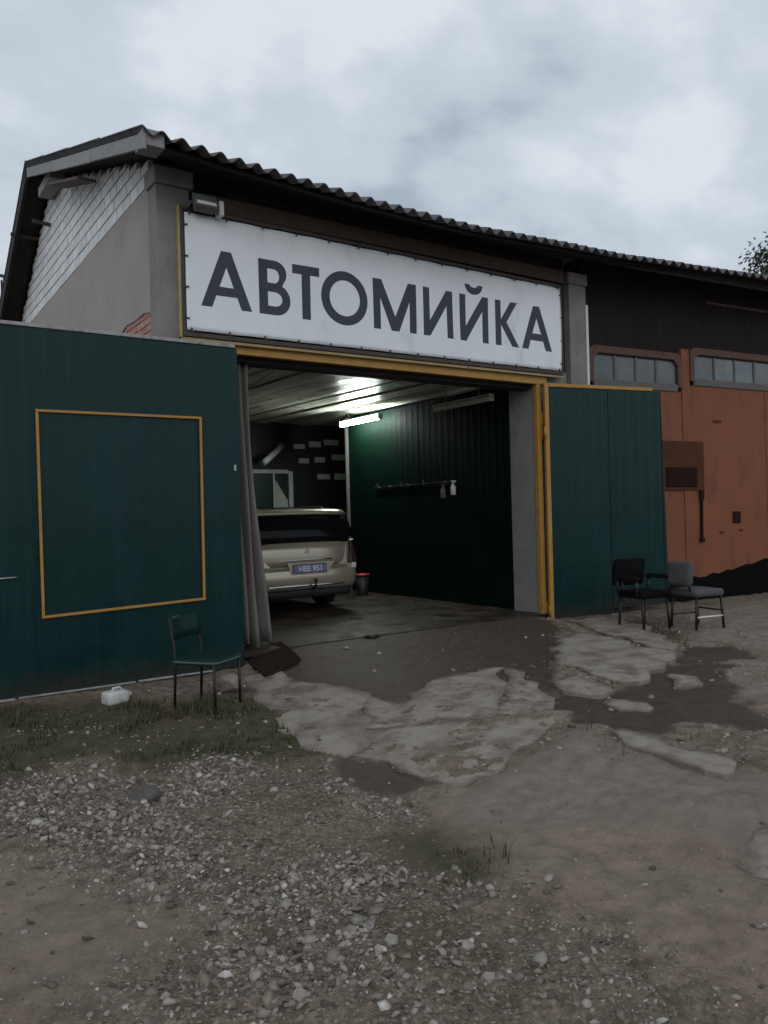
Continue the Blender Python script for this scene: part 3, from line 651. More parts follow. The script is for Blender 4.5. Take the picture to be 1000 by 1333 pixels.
# wires sagging under the ceiling
for (x0, yy0, yy1) in ((3.95, 8.3, 13.2), (4.25, 8.3, 12.4)):
    pts = [(x0+.5*t, yy0+(yy1-yy0)*t, CZ0-.03-.10*math.sin(PI*t)) for t in np.linspace(0, 1, 14)]
    MB().tube(pts, .012, 6).build('cable', M_CEIL, ceil)
# door frame of ochre steel
df = empty('door_frame', parent=B)
MB().box(2.80, 7.94, YF-.075, YF+.01, 3.085, 3.235).build('lintel_beam', M_YEL, df, bevel=.006)
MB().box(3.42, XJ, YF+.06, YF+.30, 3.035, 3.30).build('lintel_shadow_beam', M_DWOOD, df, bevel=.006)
MB().box(XJ-.02, XJ+.055, YF-.075, YF-.002, -.16, 3.083).build('frame_post', M_YEL, df, bevel=.005)
for z in (2.42, 2.62, .02): MB().box(XJ+.056, XJ+.105, YF-.078, YF-.01, z-.09, z+.09).build('hinge_plate', M_YEL, df, bevel=.004)

# ------------------------------------------------------------------ green gates
def gate_left():
    g = empty('metal_gate', (3.30, 7.58, -.2)); tag(g, 'dark green ribbed metal gate leaf with square ochre frame behind the green chair', 'gate', 'green gate leaves of the car wash')
    H_ = 3.32; w = .98
    for i in range(3):
        me = ribbed(w+.03, H_-.03, .2, .0028).mesh('sheet', M_GREEN)
        inst('sheet', me, g, (-.004-w*(i+1), (-.006 if i % 2 else 0), .03))
    MB().box(-2.95, .0, -.022, .02, H_-.001, H_+.032).build('top_rail', M_CAPG, g, bevel=.004)
    MB().box(-2.94, -.0, .014, .05, .04, .08).build('bottom_rail', M_RUST, g, bevel=.004)
    for x in (-2.93, -.04): MB().box(x, x+.04, .014, .05, .082, H_-.01).build('stile', M_RUST, g)
    for i, (a, b) in enumerate(((-2.9, -2.15), (-2.12, -1.1), (-1.07, -.3))): MB().box(a, b, -.016, -.004, .018+jit(.006), .034+jit(.006)).build('bottom_edge', M_CAPG, g)
    C = [(p[0]-3.30, p[1]+.2) for p in ((1.38, 2.37), (2.905, 2.375), (2.90, .565), (1.395, .52))]
    cs = [Vector((a, -.024, b)) for a, b in C]
    for i in range(4):
        a, b = cs[i], cs[(i+1) % 4]; d = (b-a).normalized()*.0125; e = d if i % 2 == 0 else -d
        MB().bar(a-e, b+e, .024, .025, upv=(0, 1, 0)).build('square_frame_bar', M_YEL, g, bevel=.003)
    h = (ony((22, 752), 7.53).x-3.30, ony((22, 752), 7.53).z+.2)
    MB().tube([(h[0]-.22, -.04, h[1]-.005), (h[0], -.04, h[1]+.003)], .009, 8).build('handle', M_STEEL, g, smooth=True)
    MB().box(h[0]-.20, h[0]-.17, -.04, .0, h[1]-.012, h[1]+.008).build('handle_bracket', M_STEEL, g)
    MB().box(-.045, -.02, -.022, -.005, 2.05, 2.11).build('latch_plate', M_STEEL, g)
    return g
gate_left()
def gate_right():
    a = R(12); g = empty('metal_gate', (7.80, 7.61, -.13), -a); tag(g, 'dark green ribbed metal gate leaf with ochre top rail behind the black armchair', 'gate', 'green gate leaves of the car wash')
    H_ = 3.19; W_ = 1.93; MB().box(.0, .062, -.02, .03, .02, H_+.03).build('stile', M_YEL, g, bevel=.005)
    for i, (x0, w) in enumerate(((.066, .98), (1.05, .92))):
        me = ribbed(w, H_-.02-(.10 if i else 0), .18, .0035).mesh('sheet', M_GREEN); inst('sheet', me, g, (x0, -.006 if i else 0, .0 if i == 0 else .10))
    MB().box(.064, 1.83, -.022, .03, H_-.018, H_+.03).build('top_rail', M_YEL, g, bevel=.005)
    MB().box(.064, 1.95, .014, .05, .12, .16).build('bottom_rail', M_RUST, g)
    # lower edge flares a little: the free edge leans out
    vs = [(1.972, -.012, .10), (2.035, -.012, .35), (1.975, -.012, H_-.03), (1.972, .008, .10), (2.035, .008, .35), (1.975, .008, H_-.03)]
    MB().add(vs, [(0, 1, 2), (3, 5, 4), (0, 3, 4, 1), (1, 4, 5, 2), (2, 5, 3, 0)]).build('edge_flap', M_GREEN, g)
    for z in (.14, 2.55): MB().tube([(-.012, -.025, z-.07), (-.012, -.025, z+.07)], .018, 10).build('hinge', M_YEL, g, smooth=True)
    MB().box(.0, .05, -.035, -.021, -.02, .14).build('ground_bolt', M_YEL, g, bevel=.004)
    return g
gate_right()

# ------------------------------------------------------------------ sign
YS = 7.62
SG = empty('banner_sign', (0, 0, 0)); tag(SG, 'white car wash banner sign with charcoal lettering above the doorway', 'sign')
sx0, sx1, sz0, sz1 = 2.815, 8.165, 3.285, 4.425
def bann(x, z): e_ = abs((z-3.855)/.57); return YS+.009*math.sin(x*2.1)*math.sin((z-3.2)*2.4)+.005*math.sin(x*5.3+z*3)+.006*math.sin(x*15.7)*e_**3
nx, nz = 160, 24; vs = []; fs = []
for j in range(nz+1):
    for i in range(nx+1):
        x = sx0+(sx1-sx0)*i/nx; z = sz0+(sz1-sz0)*j/nz+.03*(1-i/nx)*(j/nz)-.03*(1-i/nx)*(1-j/nz)*.6; vs.append((x, bann(x, z), z))
fs = [(j*(nx+1)+i, j*(nx+1)+i+1, (j+1)*(nx+1)+i+1, (j+1)*(nx+1)+i) for j in range(nz) for i in range(nx)]
bn = MB().add(vs, fs).build('banner', M_BANNER, SG, smooth=True); so = bn.modifiers.new('solid', 'SOLIDIFY'); so.thickness = .004; so.offset = -1
fr = MB()
zl0, zl1 = sz0-.018, sz1+.03
MB().bar((sx0-.045, YS+.01, zl1+.035), (sx1+.03, YS+.01, sz1+.03), .045, .04).build('frame_bar', M_FRAME, SG, bevel=.003)
MB().bar((sx0-.045, YS+.01, zl0-.045), (sx1+.03, YS+.01, sz0-.035), .045, .045).build('frame_bar', M_FRAME, SG, bevel=.003)
MB().bar((sx1+.022, YS+.012, sz0-.03), (sx1+.022, YS+.012, sz1+.04), .035, .04, upv=(0, 1, 0)).build('frame_bar', M_FRAME, SG, bevel=.003)
MB().bar((sx0-.03, YS+.012, zl0-.04), (sx0-.03, YS+.012, zl1+.05), .03, .04, upv=(0, 1, 0)).build('frame_bar', M_FRAME, SG, bevel=.003)
MB().bar((sx0-.062, YS+.02, zl0-.08), (sx0-.062, YS+.02, zl1+.05), .028, .05, upv=(0, 1, 0)).build('outer_trim', M_YELD, SG, bevel=.003)
MB().bar((sx0-.062, YS+.03, zl0-.088), (sx1+.05, YS+.03, sz0-.078), .05, .03).build('outer_trim', M_YELD, SG, bevel=.003)
tie = MB().bar((0, 0, -.028), (0, 0, .028), .014, .012).mesh('tie', M_FRAME)
for i in range(14):
    x = sx0+.05+(sx1-sx0-.1)*i/13; u = 1-(x-sx0)/(sx1-sx0)
    inst('tie', tie, SG, (x, YS-.012, sz1+.03*u+.005), (0, jit(.3), 0)); inst('tie', tie, SG, (x, YS-.012, sz0-.018*u-.005), (0, jit(.3), 0))
for j in range(4):
    z = sz0+.1+(sz1-sz0-.2)*j/3
    for x in (sx0, sx1): inst('tie', tie, SG, (x, YS-.012, z), (0, PI/2+jit(.3), 0))
# letters
HL = .59
def arc(cx, cy, rx, ry, a0, a1, n=14): return [(cx+rx*math.cos(R(a0+(a1-a0)*i/n)), cy+ry*math.sin(R(a0+(a1-a0)*i/n))) for i in range(n+1)]
def L_A(w):
    k = (w/2-.055)/HL; xl = lambda z: .118+z*k; xr = lambda z: w-.118-z*k; za = (w/2-.118)/k
    return [[(0, 0), (w/2-.055, HL), (w/2+.055, HL), (w, 0), (w-.118, 0), (xr(.125), .125), (xl(.125), .125), (.118, 0)], [(xl(.22), .22), (xr(.22), .22), (w/2, za)]]
def L_V(w):
    t = .105; o = [(0, 0)]+arc(w-.18, .172, .18, .172, -90, 62)+arc(w-.185, .455, .145, .135, -38, 90)+[(0, HL)]
    return [o, [(t, .095)]+arc(w-.185, .172, .085, .077, -90, 90)+[(t, .249)], [(t, .345)]+arc(w-.19, .42, .06, .075, -90, 90)+[(t, .495)]]
def L_T(w): t = .105; return [[(0, HL), (0, HL-.1), (w/2-t/2, HL-.1), (w/2-t/2, 0), (w/2+t/2, 0), (w/2+t/2, HL-.1), (w, HL-.1), (w, HL)]]
def L_O(w): return [arc(w/2, HL/2, w/2, HL/2+.012, 0, 360, 48)[:-1], arc(w/2, HL/2, w/2-.107, HL/2-.092, 0, 360, 48)[:-1]]
def L_M(w): return [[(0, 0), (0, HL), (.12, HL), (w/2, .17), (w-.12, HL), (w, HL), (w, 0), (w-.1, 0), (w-.1, .37), (w/2+.055, 0), (w/2-.055, 0), (.1, .37), (.1, 0)]]
def L_I(w): return [[(0, 0), (0, HL), (.098, HL), (.098, .19), (w-.098, HL), (w, HL), (w, 0), (w-.098, 0), (w-.098, .40), (.098, 0)]]
def L_J(w): return L_I(w)+[arc(w/2, .725, .145, .125, 180, 360)+arc(w/2, .725, .065, .035, 360, 180)]
def L_K(w): return [[(0, 0), (0, HL), (.098, HL), (.098, .345), (.275, HL), (w-.005, HL), (.195, .315), (w+.01, 0), (w-.115, 0), (.098, .27), (.098, 0)]]
LET = [(L_A, 2.97, 3.53), (L_V, 3.615, 3.99), (L_T, 4.02, 4.35), (L_O, 4.37, 4.98), (L_M, 5.06, 5.68), (L_I, 5.785, 6.255), (L_J, 6.37, 6.84), (L_K, 6.96, 7.36), (L_A, 7.42, 7.98)]
def fill_curve(polys, ext, mapf, name, m, parent):
    cu = bpy.data.curves.new(name, 'CURVE'); cu.dimensions = '2D'; cu.fill_mode = 'BOTH'; cu.extrude = ext
    for p in polys:
        s = cu.splines.new('POLY'); s.points.add(len(p)-1); s.use_cyclic_u = True
        for q, (a, b) in zip(s.points, p): q.co = (a, b, 0, 1)
    o = bpy.data.objects.new(name+'_curve', cu); COL.objects.link(o); dg = bpy.context.evaluated_depsgraph_get()
    me = bpy.data.meshes.new_from_object(o.evaluated_get(dg)); bpy.data.objects.remove(o)
    bm = bmesh.new(); bm.from_mesh(me)
    long_e = [e for e in bm.edges if e.calc_length() > .12]
    bmesh.ops.subdivide_edges(bm, edges=long_e, cuts=3); bmesh.ops.triangulate(bm, faces=bm.faces[:])
    for v in bm.verts: v.co = mapf(v.co.x, v.co.y, v.co.z)
    bm.to_mesh(me); bm.free(); me.materials.clear(); me.materials.append(m)
    ob = bpy.data.objects.new(name, me); COL.objects.link(ob); ob.parent = parent; return ob
for fn, x0, x1 in LET:
    fill_curve(fn(x1-x0), .0012, lambda a, b, c, x0=x0: Vector((x0+a, bann(x0+a, 3.53+b)-.0035-c, 3.53+b)), 'letter', M_LET, SG)

# floodlight on the sign corner
q = ony((266, 266), 7.50)
FL = empty('floodlight', q); tag(FL, 'small grey floodlight fixed over the corner of the white sign', 'floodlight')
Mx = Matrix.Rotation(R(-28), 4, 'X')
MB().add([Mx @ Vector(v) for v in ((-.13, -.05, -.085), (.13, -.05, -.085), (.13, -.05, .085), (-.13, -.05, .085), (-.10, .06, -.06), (.10, .06, -.06), (.10, .06, .06), (-.10, .06, .06))],
         [(0, 1, 2, 3), (4, 7, 6, 5), (0, 4, 5, 1), (1, 5, 6, 2), (2, 6, 7, 3), (3, 7, 4, 0)]).build('housing', M_GREYFR, FL, bevel=.008)
MB().box(-.115, .115, -.056, -.0505, -.07, .07, Mx).build('glass', M_GLASSD, FL)
MB().box(-.10, .10, -.059, -.0565, -.065, -.02, Mx).build('reflector', M_WHITE, FL)
for s in (-1, 1): MB().bar((s*.14, .0, 0), (s*.14, .13, -.02), .012, .03).build('bracket', M_GREYFR, FL)
MB().box(-.15, .15, .125, .14, -.04, .0).build('bracket', M_GREYFR, FL)
MB().box(.15, .20, -.03, .10, -.09, .06).build('driver_box', M_PLASTW, FL, bevel=.006)

# ------------------------------------------------------------------ right wing with orange garages
G = empty('garage_building', (8.84, 7.76, -.12), R(-6)); tag(G, 'garage row with orange doors and dark boarded upper wall', 'building')
LEN = 8.0; gz = lambda z: z+.12
MB().box(.0, LEN, .16, .45, gz(Z0), gz(5.03)).build('wall', M_DWOOD, G)
uw = empty('upper_wall', parent=G)
x = .02
while x < 5.6:
    w = .150+jit(.01); MB().box(x, x+w-.003, .10+jit(.0015), .155, gz(3.60), gz(4.98)+jit(.01)).build('board', M_DBOARD, uw); x += w
MB().box(x, LEN, .10, .155, gz(3.60), gz(4.98)).build('board', M_DWOOD, uw)
MB().box(2.6, LEN, .06, .098, gz(4.62), gz(4.665)).build('batten', M_BEAM, uw)
def garage_door(x0, x1, zt_, panes, zb, first_dark):
    d = empty('garage_door', parent=G)
    def fb(poly, y0, t, name, m): MB().prism(poly, lambda a, b, c: Vector((a, y0+c, gz(b))), t).build(name, m, d, bevel=.006)
    fb([(x0, zb), (x0, zt_-.06), (x0+.10, zt_), (x1-.10, zt_), (x1, zt_-.06), (x1, zb), (x1-.09, zb), (x1-.09, zt_-.20), (x1-.18, zt_-.11), (x0+.18, zt_-.11), (x0+.09, zt_-.20), (x0+.09, zb)], .0, .10, 'frame', M_ORFR)
    z0, z1 = zb+.05, zt_-.12
    MB().box(x0+.09, x1-.09, .01, .06, gz(zb-.06), gz(z0)).build('sill', M_GREYFR, d, bevel=.005)
    MB().box(x0+.09, x1-.09, .06, .098, gz(z0), gz(z1+.10)).build('transom_back', M_GREYFR, d)
    n = panes; pw = (x1-x0-.2)/n
    for i in range(n):
        a = x0+.10+pw*i
        MB().box(a+.022, a+pw-.022, .046, .052, gz(z0+.005), gz(z1-.02)).build('pane', M_GLASSD, d)
        if i: MB().box(a-.02, a+.02, .03, .058, gz(z0), gz(z1)).build('mullion', M_GREYFR, d)
    xm = (x0+x1)/2
    for a, b in ((x0+.0, xm-.006), (xm+.006, x1)):
        MB().box(a, b, .03, .07, gz(.02), gz(zb-.062)).build('leaf', M_ORANGE, d, bevel=.004)
    return d
garage_door(.05, 1.96, 3.76, 4, 3.22, False)
garage_door(2.15, 5.75, 3.88, 7, 3.34, True)
garage_door(5.95, 7.95, 3.90, 4, 3.36, False)
MB().box(1.965, 2.145, .02, .09, gz(-.1), gz(3.84)).build('door_post', M_ORANGE, G, bevel=.004)
MB().box(1.50, 2.40, .005, .0185, gz(1.62), gz(2.39)).build('patch_plate', M_ORPL, G, bevel=.003)
MB().box(1.55, 2.22, -.02, .004, gz(1.68), gz(1.98)).build('lock_box', M_DKRED, G, bevel=.012)
MB().bar((2.31, .01, gz(.86)), (2.33, .01, gz(1.62)), .045, .03, upv=(0, 1, 0)).build('latch_bar', M_DKRED, G, bevel=.004)
MB().box(2.26, 2.36, -.012, .012, gz(.80), gz(.87)).build('latch_bar', M_DKRED, G, bevel=.004)
MB().box(2.28, 2.37, -.012, .012, gz(1.47), gz(1.62)).build('latch_bar', M_DKRED, G, bevel=.004)
MB().box(3.07, 3.25, .012, .029, gz(1.08), gz(1.27)).build('vent_hole', M_DKRED, G, bevel=.004)
for a, b, z in ((2.75, 2.85, .92), (3.22, 3.30, .94), (2.66, 2.86, 2.71)): MB().box(a, b, .02, .029, gz(z), gz(z+.035)).build('rust_mark', M_ORPL, G)
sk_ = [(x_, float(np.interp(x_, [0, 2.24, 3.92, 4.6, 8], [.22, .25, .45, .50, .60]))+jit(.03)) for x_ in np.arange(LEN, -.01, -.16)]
MB().prism([(.0, -.2), (LEN, -.2)]+sk_, lambda a, b, c: Vector((a, .0+c, gz(b))), .028).build('shade_plate', M_SHADE, G)  # added dark plate with ragged top, imitates the shadow low on the doors
groof = empty('roof', parent=G); groof.matrix_world = Matrix.Identity(4)
gmi = (Matrix.Translation((8.84, 7.76, -.12)) @ Matrix.Rotation(R(-6), 4, 'Z')).inverted()
groof.matrix_parent_inverse = gmi
roof_sheets(groof, xsB); sloped_boards(groof, 8.802, 16.6)

# ------------------------------------------------------------------ curtain in the doorway
CU = empty('curtain', (3.5, 7.86, 0)); CU.location = (0, 0, 0); tag(CU, 'taupe cloth curtain drawn to the side of the doorway', 'curtain')
def drape(x0t, x1t, x0b, x1b, y, folds, m, name, zt_=3.08, zb_=-.02, amp=.05, ph=0):
    nx, nz = folds*10, 16; vs = []
    for j in range(nz+1):
        t = j/nz; z = zt_+(zb_-zt_)*t; a0 = x0t+(x0b-x0t)*t**1.3; a1 = x1t+(x1b-x1t)*t**1.3
        for i in range(nx+1):
            u = i/nx; vs.append((a0+(a1-a0)*u+.012*math.sin(7*t+u*9), y+amp*(.55+.45*t)*math.sin(2*PI*folds*u+ph+.9*math.sin(2.2*t))+.02*math.sin(5*t+ph), z+(.03*math.sin(3*u*PI) if j == nz else 0)))
    fs = [(j*(nx+1)+i, j*(nx+1)+i+1, (j+1)*(nx+1)+i+1, (j+1)*(nx+1)+i) for j in range(nz) for i in range(nx)]
    o = MB().add(vs, fs).build(name, m, CU, smooth=True); s = o.modifiers.new('solid', 'SOLIDIFY'); s.thickness = .006; return o
drape(3.37, 3.58, 3.40, 3.80, 7.93, 3, M_CURT, 'cloth', amp=.085)
drape(3.42, 3.60, 3.46, 3.76, 8.03, 3, M_CURT, 'cloth', ph=1.4)
MB().tube([(3.36, 7.93, 3.07), (3.8, 7.93, 3.07)], .012, 8).build('rod', M_STEEL, CU, smooth=True)
drape(3.35, 3.37, 3.37, 3.42, 7.82, 1, M_CURTE, 'cloth_edge', zt_=1.5, amp=.012)

# ------------------------------------------------------------------ interior things
def lamp(ya, yb, z, lit, label):
    o = empty('tube_lamp', (7.51, (ya+yb)/2, z)); tag(o, label, 'lamp', 'tube lamps under the ceiling'); h = (yb-ya)/2
    MB().box(-.03, .03, -h, h, .043, .065).build('housing', M_PLASTW, o, bevel=.01)
    m = emit('lit_tube', (.90, 1.0, .93), 95.0) if lit else M_PLASTW
    MB().tube([(0, -h+.01, 0), (0, -h+.03, 0), (0, h-.03, 0), (0, h-.01, 0)], [.03, .042, .042, .03], 14).build('diffuser', m, o, smooth=True)
    for s in (-1, 1): MB().box(-.048, .048, s*h-.012, s*h+.012, -.045, .06).build('end_cap', M_PLASTW, o, bevel=.006)
    for s in (-.6, .6): MB().tube([(0, s*h, .07), (0, s*h, CZ0-z+.10)], .006, 6).build('hanger', M_STEEL, o)
lamp(8.35, 9.62, 2.975, False, 'unlit grey tube lamp hanging near the doorway inside the bay')
lamp(11.18, 12.46, 3.045, True, 'brightly lit white tube lamp hanging over the car')
# paper sheets on the back wall
c5 = lambda x, y: (300+x*.22, 470+y*.22)
for i, (a, b, c, d) in enumerate(((375, 440, 490, 520), (465, 535, 475, 510), (555, 640, 465, 500), (405, 465, 575, 605), (500, 560, 568, 600), (600, 680, 552, 588), (515, 590, 668, 700), (617, 700, 665, 703))):
    p, q = ony(c5(a, c), 14.88), ony(c5(b, d), 14.88); zc = (p.z+q.z)/2
    row = ('top', 'top', 'top', 'middle', 'middle', 'middle', 'bottom', 'bottom')[i]
    plc = ('at the curtain end of the top row', 'between the other two cards of the top row', 'at the lamp end of the top row', 'at the curtain end of the middle row', 'between the other two cards of the middle row',
           'at the lamp end of the middle row', 'at the curtain end of the bottom row', 'at the lamp end of the bottom row')[i]
    o = MB().box(p.x, q.x, 14.875, 14.899, q.z, p.z).build('wall_card', M_PAPER)
    tag(o, 'small pale card %s on the back wall' % plc, 'card', 'pale cards on the back wall')
# framed glass panel
p, q = ony((343, 613), 14.8), ony((381, 664), 14.8)
WP = empty('framed_panel', (0, 0, 0)); tag(WP, 'pale framed glass panel on the dark back wall just above the car roof', 'panel')
x0, x1, z0, z1 = p.x-.55, q.x, q.z-.25, p.z; M_PG = mat('panel_green', (.008, .035, .025), (.006, .026, .018), .4, 3); M_PW = mat('panel_pale', (.50, .53, .50), (.40, .43, .41), .4, 3)
MB().box(x0, x1, 14.84, 14.895, z0, z1).build('backing', M_PG, WP)
for a in ((x0-.03, x0+.04, z0, z1), (x1-.07, x1+.03, z0, z1), (x0+.041, x1-.071, z1-.05, z1+.03), (x0+.041, x1-.071, z0-.03, z0+.05)):
    MB().box(a[0], a[1], 14.80, 14.86, a[2], a[3]).build('frame_bar', M_PLASTW, WP, bevel=.006)
xm = (x0+.55+x1)/2-.08
MB().box(xm-.02, xm+.015, 14.81, 14.838, z0+.051, z1-.051).build('frame_bar', M_WHITE, WP)
MB().prism([(xm+.03, z0+.051), (x1-.09, z0+.051), (x1-.09, z0+.45), (xm+.05, z1-.2), (xm+.03, z1-.2)], lambda a, b, c: Vector((a, 14.825+c, b)), .012).build('pale_sheet', M_PW, WP)
# grey pipe by the curtain
a, b = ony((343, 603), 13.5), ony((367, 581), 14.7)
tag(MB().tube([a, b, (b.x+.06, 14.91, b.z+.05)], .06, 12).build('pipe', M_CAPG, smooth=True), 'grey slanting pipe on the dark wall beside the curtain', 'pipe')
# bucket
q = Vector((7.42, 11.75, FLOOR_Z)); BK = empty('bucket', q); BK.scale = (.82, .82, .92); tag(BK, 'dark bucket with a red rim on the floor beside the car', 'bucket')
MB().lathe([(.11, 0), (.125, .02), (.15, .36), (.147, .36), (.12, .03), (.02, .025)], 20).build('body', M_DKPL, BK, smooth=True)
MB().lathe([(.150, .375), (.164, .378), (.166, .402), (.155, .405), (.146, .402), (.146, .375)], 24).build('rim', M_REDP, BK, smooth=True)
# things hung on the green wall
rail = empty('wall_rail', (7.76, 9.9, 1.86)); tag(rail, 'thin dark rail with small hooks on the green inner wall', 'rail')
MB().box(-.0, .025, -.35, 1.9, -.012, .012).build('bar', M_BLACKM, rail)
for k, yy in enumerate((-.2, .35, .8, 1.0, 1.35, 1.7)):
    MB().tube([(0, yy, 0), (-.05, yy, -.03), (-.06, yy, .02+.03*(k % 2))], .007, 7).build('hook', M_GREYFR, rail, smooth=True)
for p, m, lab in (((590, 636), M_PLASTW, 'white spray bottle hanging on the green inner wall'), ((577, 640), M_GREYFR, 'dark grey spray bottle hanging beside the white one')):
    q = onx(p, 7.70); o = empty('spray_bottle', q-Vector((0, 0, .10))); tag(o, lab, 'bottle')
    MB().lathe([(.035, 0), (.042, .01), (.042, .13), (.018, .17), (.016, .19)], 16).build('body', m, o, smooth=True)
    MB().box(-.02, .02, -.05, .03, .19, .225).build('trigger_head', M_PLASTW if m is M_PLASTW else M_DKPL, o, bevel=.006)
    MB().bar((0, -.04, .19), (0, -.055, .14), .01, .012).build('trigger', M_DKPL, o)
    MB().bar((0, .02, .20), (.07, .02, .215), .012, .012).build('hanger', M_STEEL, o)
# rag and doormat
q = onz((485, 829), FLOOR_Z)
mb = MB(); vs = []; n = 14
for j, (rr, zz) in enumerate(((1, .0), (.8, .02), (.45, .028), (.05, .03))):
    for k in range(n):
        a = 2*PI*k/n; w = 1+.25*math.sin(3*a+1)+jit(.12); vs.append((q.x+.10*rr*w*math.cos(a), q.y+.065*rr*w*math.sin(a), FLOOR_Z-.004+zz+abs(jit(.006))))
mb.add(vs, [(j*n+k, j*n+(k+1) % n, (j+1)*n+(k+1) % n, (j+1)*n+k) for j in range(3) for k in range(n)]+[tuple(range(n)), tuple(range(3*n, 4*n))])
rg = mb.build('floor_rag', M_BLACKM, smooth=True)
for v in rg.data.vertices: v.co.z += max(0, gz1(v.co.x, v.co.y)-FLOOR_Z)*0
tag(rg, 'crumpled dark rag lying on the wet floor before the car', 'rag')
cm = [onz(p, -.06) for p in ((322, 852), (362, 836), (392, 856), (345, 868))]
vs = []; n = 8
for j in range(n+1):
    for i in range(n+1):
        a = cm[0].lerp(cm[1], i/n); b = cm[3].lerp(cm[2], i/n); c = a.lerp(b, j/n); vs.append((c.x, c.y, max(gz1(c.x, c.y), gbase(c.x, c.y))+.014))
o = MB().add(vs, [(j*(n+1)+i, j*(n+1)+i+1, (j+1)*(n+1)+i+1, (j+1)*(n+1)+i) for j in range(n) for i in range(n)]).build('doormat', M_MAT); s = o.modifiers.new('solid', 'SOLIDIFY'); s.thickness = .018; s.offset = 0
tag(o, 'dark brown doormat on the ground at the foot of the curtain', 'doormat')

# ------------------------------------------------------------------ car
CAR = empty('parked_car', (5.44, 10.08, FLOOR_Z)); tag(CAR, 'champagne estate car parked inside the bay with its rear to the door', 'car')
ST = [(.00, .70, .44, .60, .60), (.015, .80, .40, .64, .70), (.05, .855, .345, .69, .76), (.085, .866, .31, .93, .80), (.12, .868, .29, 1.05, .80), (.20, .872, .28, 1.22, .79), (.27, .875, .27, 1.40, .79), (.36, .876, .26, 1.46, .78), (.60, .876, .25, 1.50, .75), (1.2, .876, .24, 1.515, .70), (2.0, .876, .24, 1.51, .69), (2.6, .876, .24, 1.46, .68), (3.05, .875, .24, 1.20, .70), (3.35, .872, .24, 1.02, .74), (3.8, .865, .25, .93, .74), (4.2, .84, .27, .80, .68), (4.42, .72, .32, .66, .55), (4.5, .55, .40, .58, .4)]
vs = []; n = 0
for y, w, zb, ztp, wr in ST:
    belt = min(.98, ztp-.03); half = [(0, zb), (w*.7, zb), (w*.93, zb+.03), (w*.985, zb+(belt-zb)*.22), (w, zb+(belt-zb)*.5), (w*.992, zb+(belt-zb)*.8), (w*.975, belt)]
    rem = ztp-belt
    half += [(w*.975+(wr*1.06-w*.975)*.35, belt+rem*.35), (wr*1.06, belt+rem*.78), (wr*.96, belt+rem*.92), (wr*.6, belt+rem*.985), (0, ztp)]
    ring = half+[(-a, b) for a, b in half[-2:0:-1]]; n = len(ring); vs += [(a, y, b) for a, b in ring]
m_ = len(ST); fs = [(i*n+k, i*n+(k+1) % n, (i+1)*n+(k+1) % n, (i+1)*n+k) for i in range(m_-1) for k in range(n)]+[tuple(range(n)), tuple(range((m_-1)*n, m_*n))]
body = MB().add(vs, fs).build('body', M_CAR, CAR, smooth=True)
# rear window, wraps over the corners; quad strip across the tailgate slope
def strip(ptsL, cols, m, name, t=.008, parent=CAR):
    vs = []; r_ = len(ptsL); c_ = len(cols)
    for (wd, y, z) in ptsL:
        for u in cols: vs.append((wd*u, y+.10*abs(u)**3.2-.0, z-.012*u*u))
    fs = [(j*c_+i, j*c_+i+1, (j+1)*c_+i+1, (j+1)*c_+i) for j in range(r_-1) for i in range(c_-1)]
    o = MB().add(vs, fs).build(name, m, parent, smooth=True); s = o.modifiers.new('solid', 'SOLIDIFY'); s.thickness = t; s.offset = 0; return o
cols = [-1+2*i/18 for i in range(19)]
strip([(.870, .050, 1.025), (.875, .080, 1.16), (.865, .13, 1.29), (.83, .20, 1.43)], cols, M_CARG, 'rear_window')
tg = strip([(.76, .022, .66), (.78, .012, .78), (.785, .018, .90), (.79, .042, 1.03)], cols, M_CAR, 'tailgate', .012)
strip([(.82, .165, 1.432), (.815, .155, 1.462), (.80, .24, 1.505), (.75, .42, 1.525)], cols, M_CAR, 'roof_spoiler', .012)
strip([(.74, -.050, .655), (.74, -.050, .660)], cols, M_RUB, 'hatch_gap', .004)
strip([(.62, -.004, .772), (.62, -.005, .79)], cols[2:-2], M_CHROME, 'chrome_strip', .012)
bp_ = strip([(.80, .01, .345), (.83, -.035, .40), (.845, -.055, .52), (.845, -.045, .62), (.835, .0, .69)], cols, M_CAR, 'bumper', .016)
strip([(.78, -.045, .40), (.78, -.052, .425)], cols, M_CHROME, 'bumper_trim', .008)
strip([(.76, .02, .24), (.80, -.015, .345)], cols, M_RUB, 'lower_valance', .012)
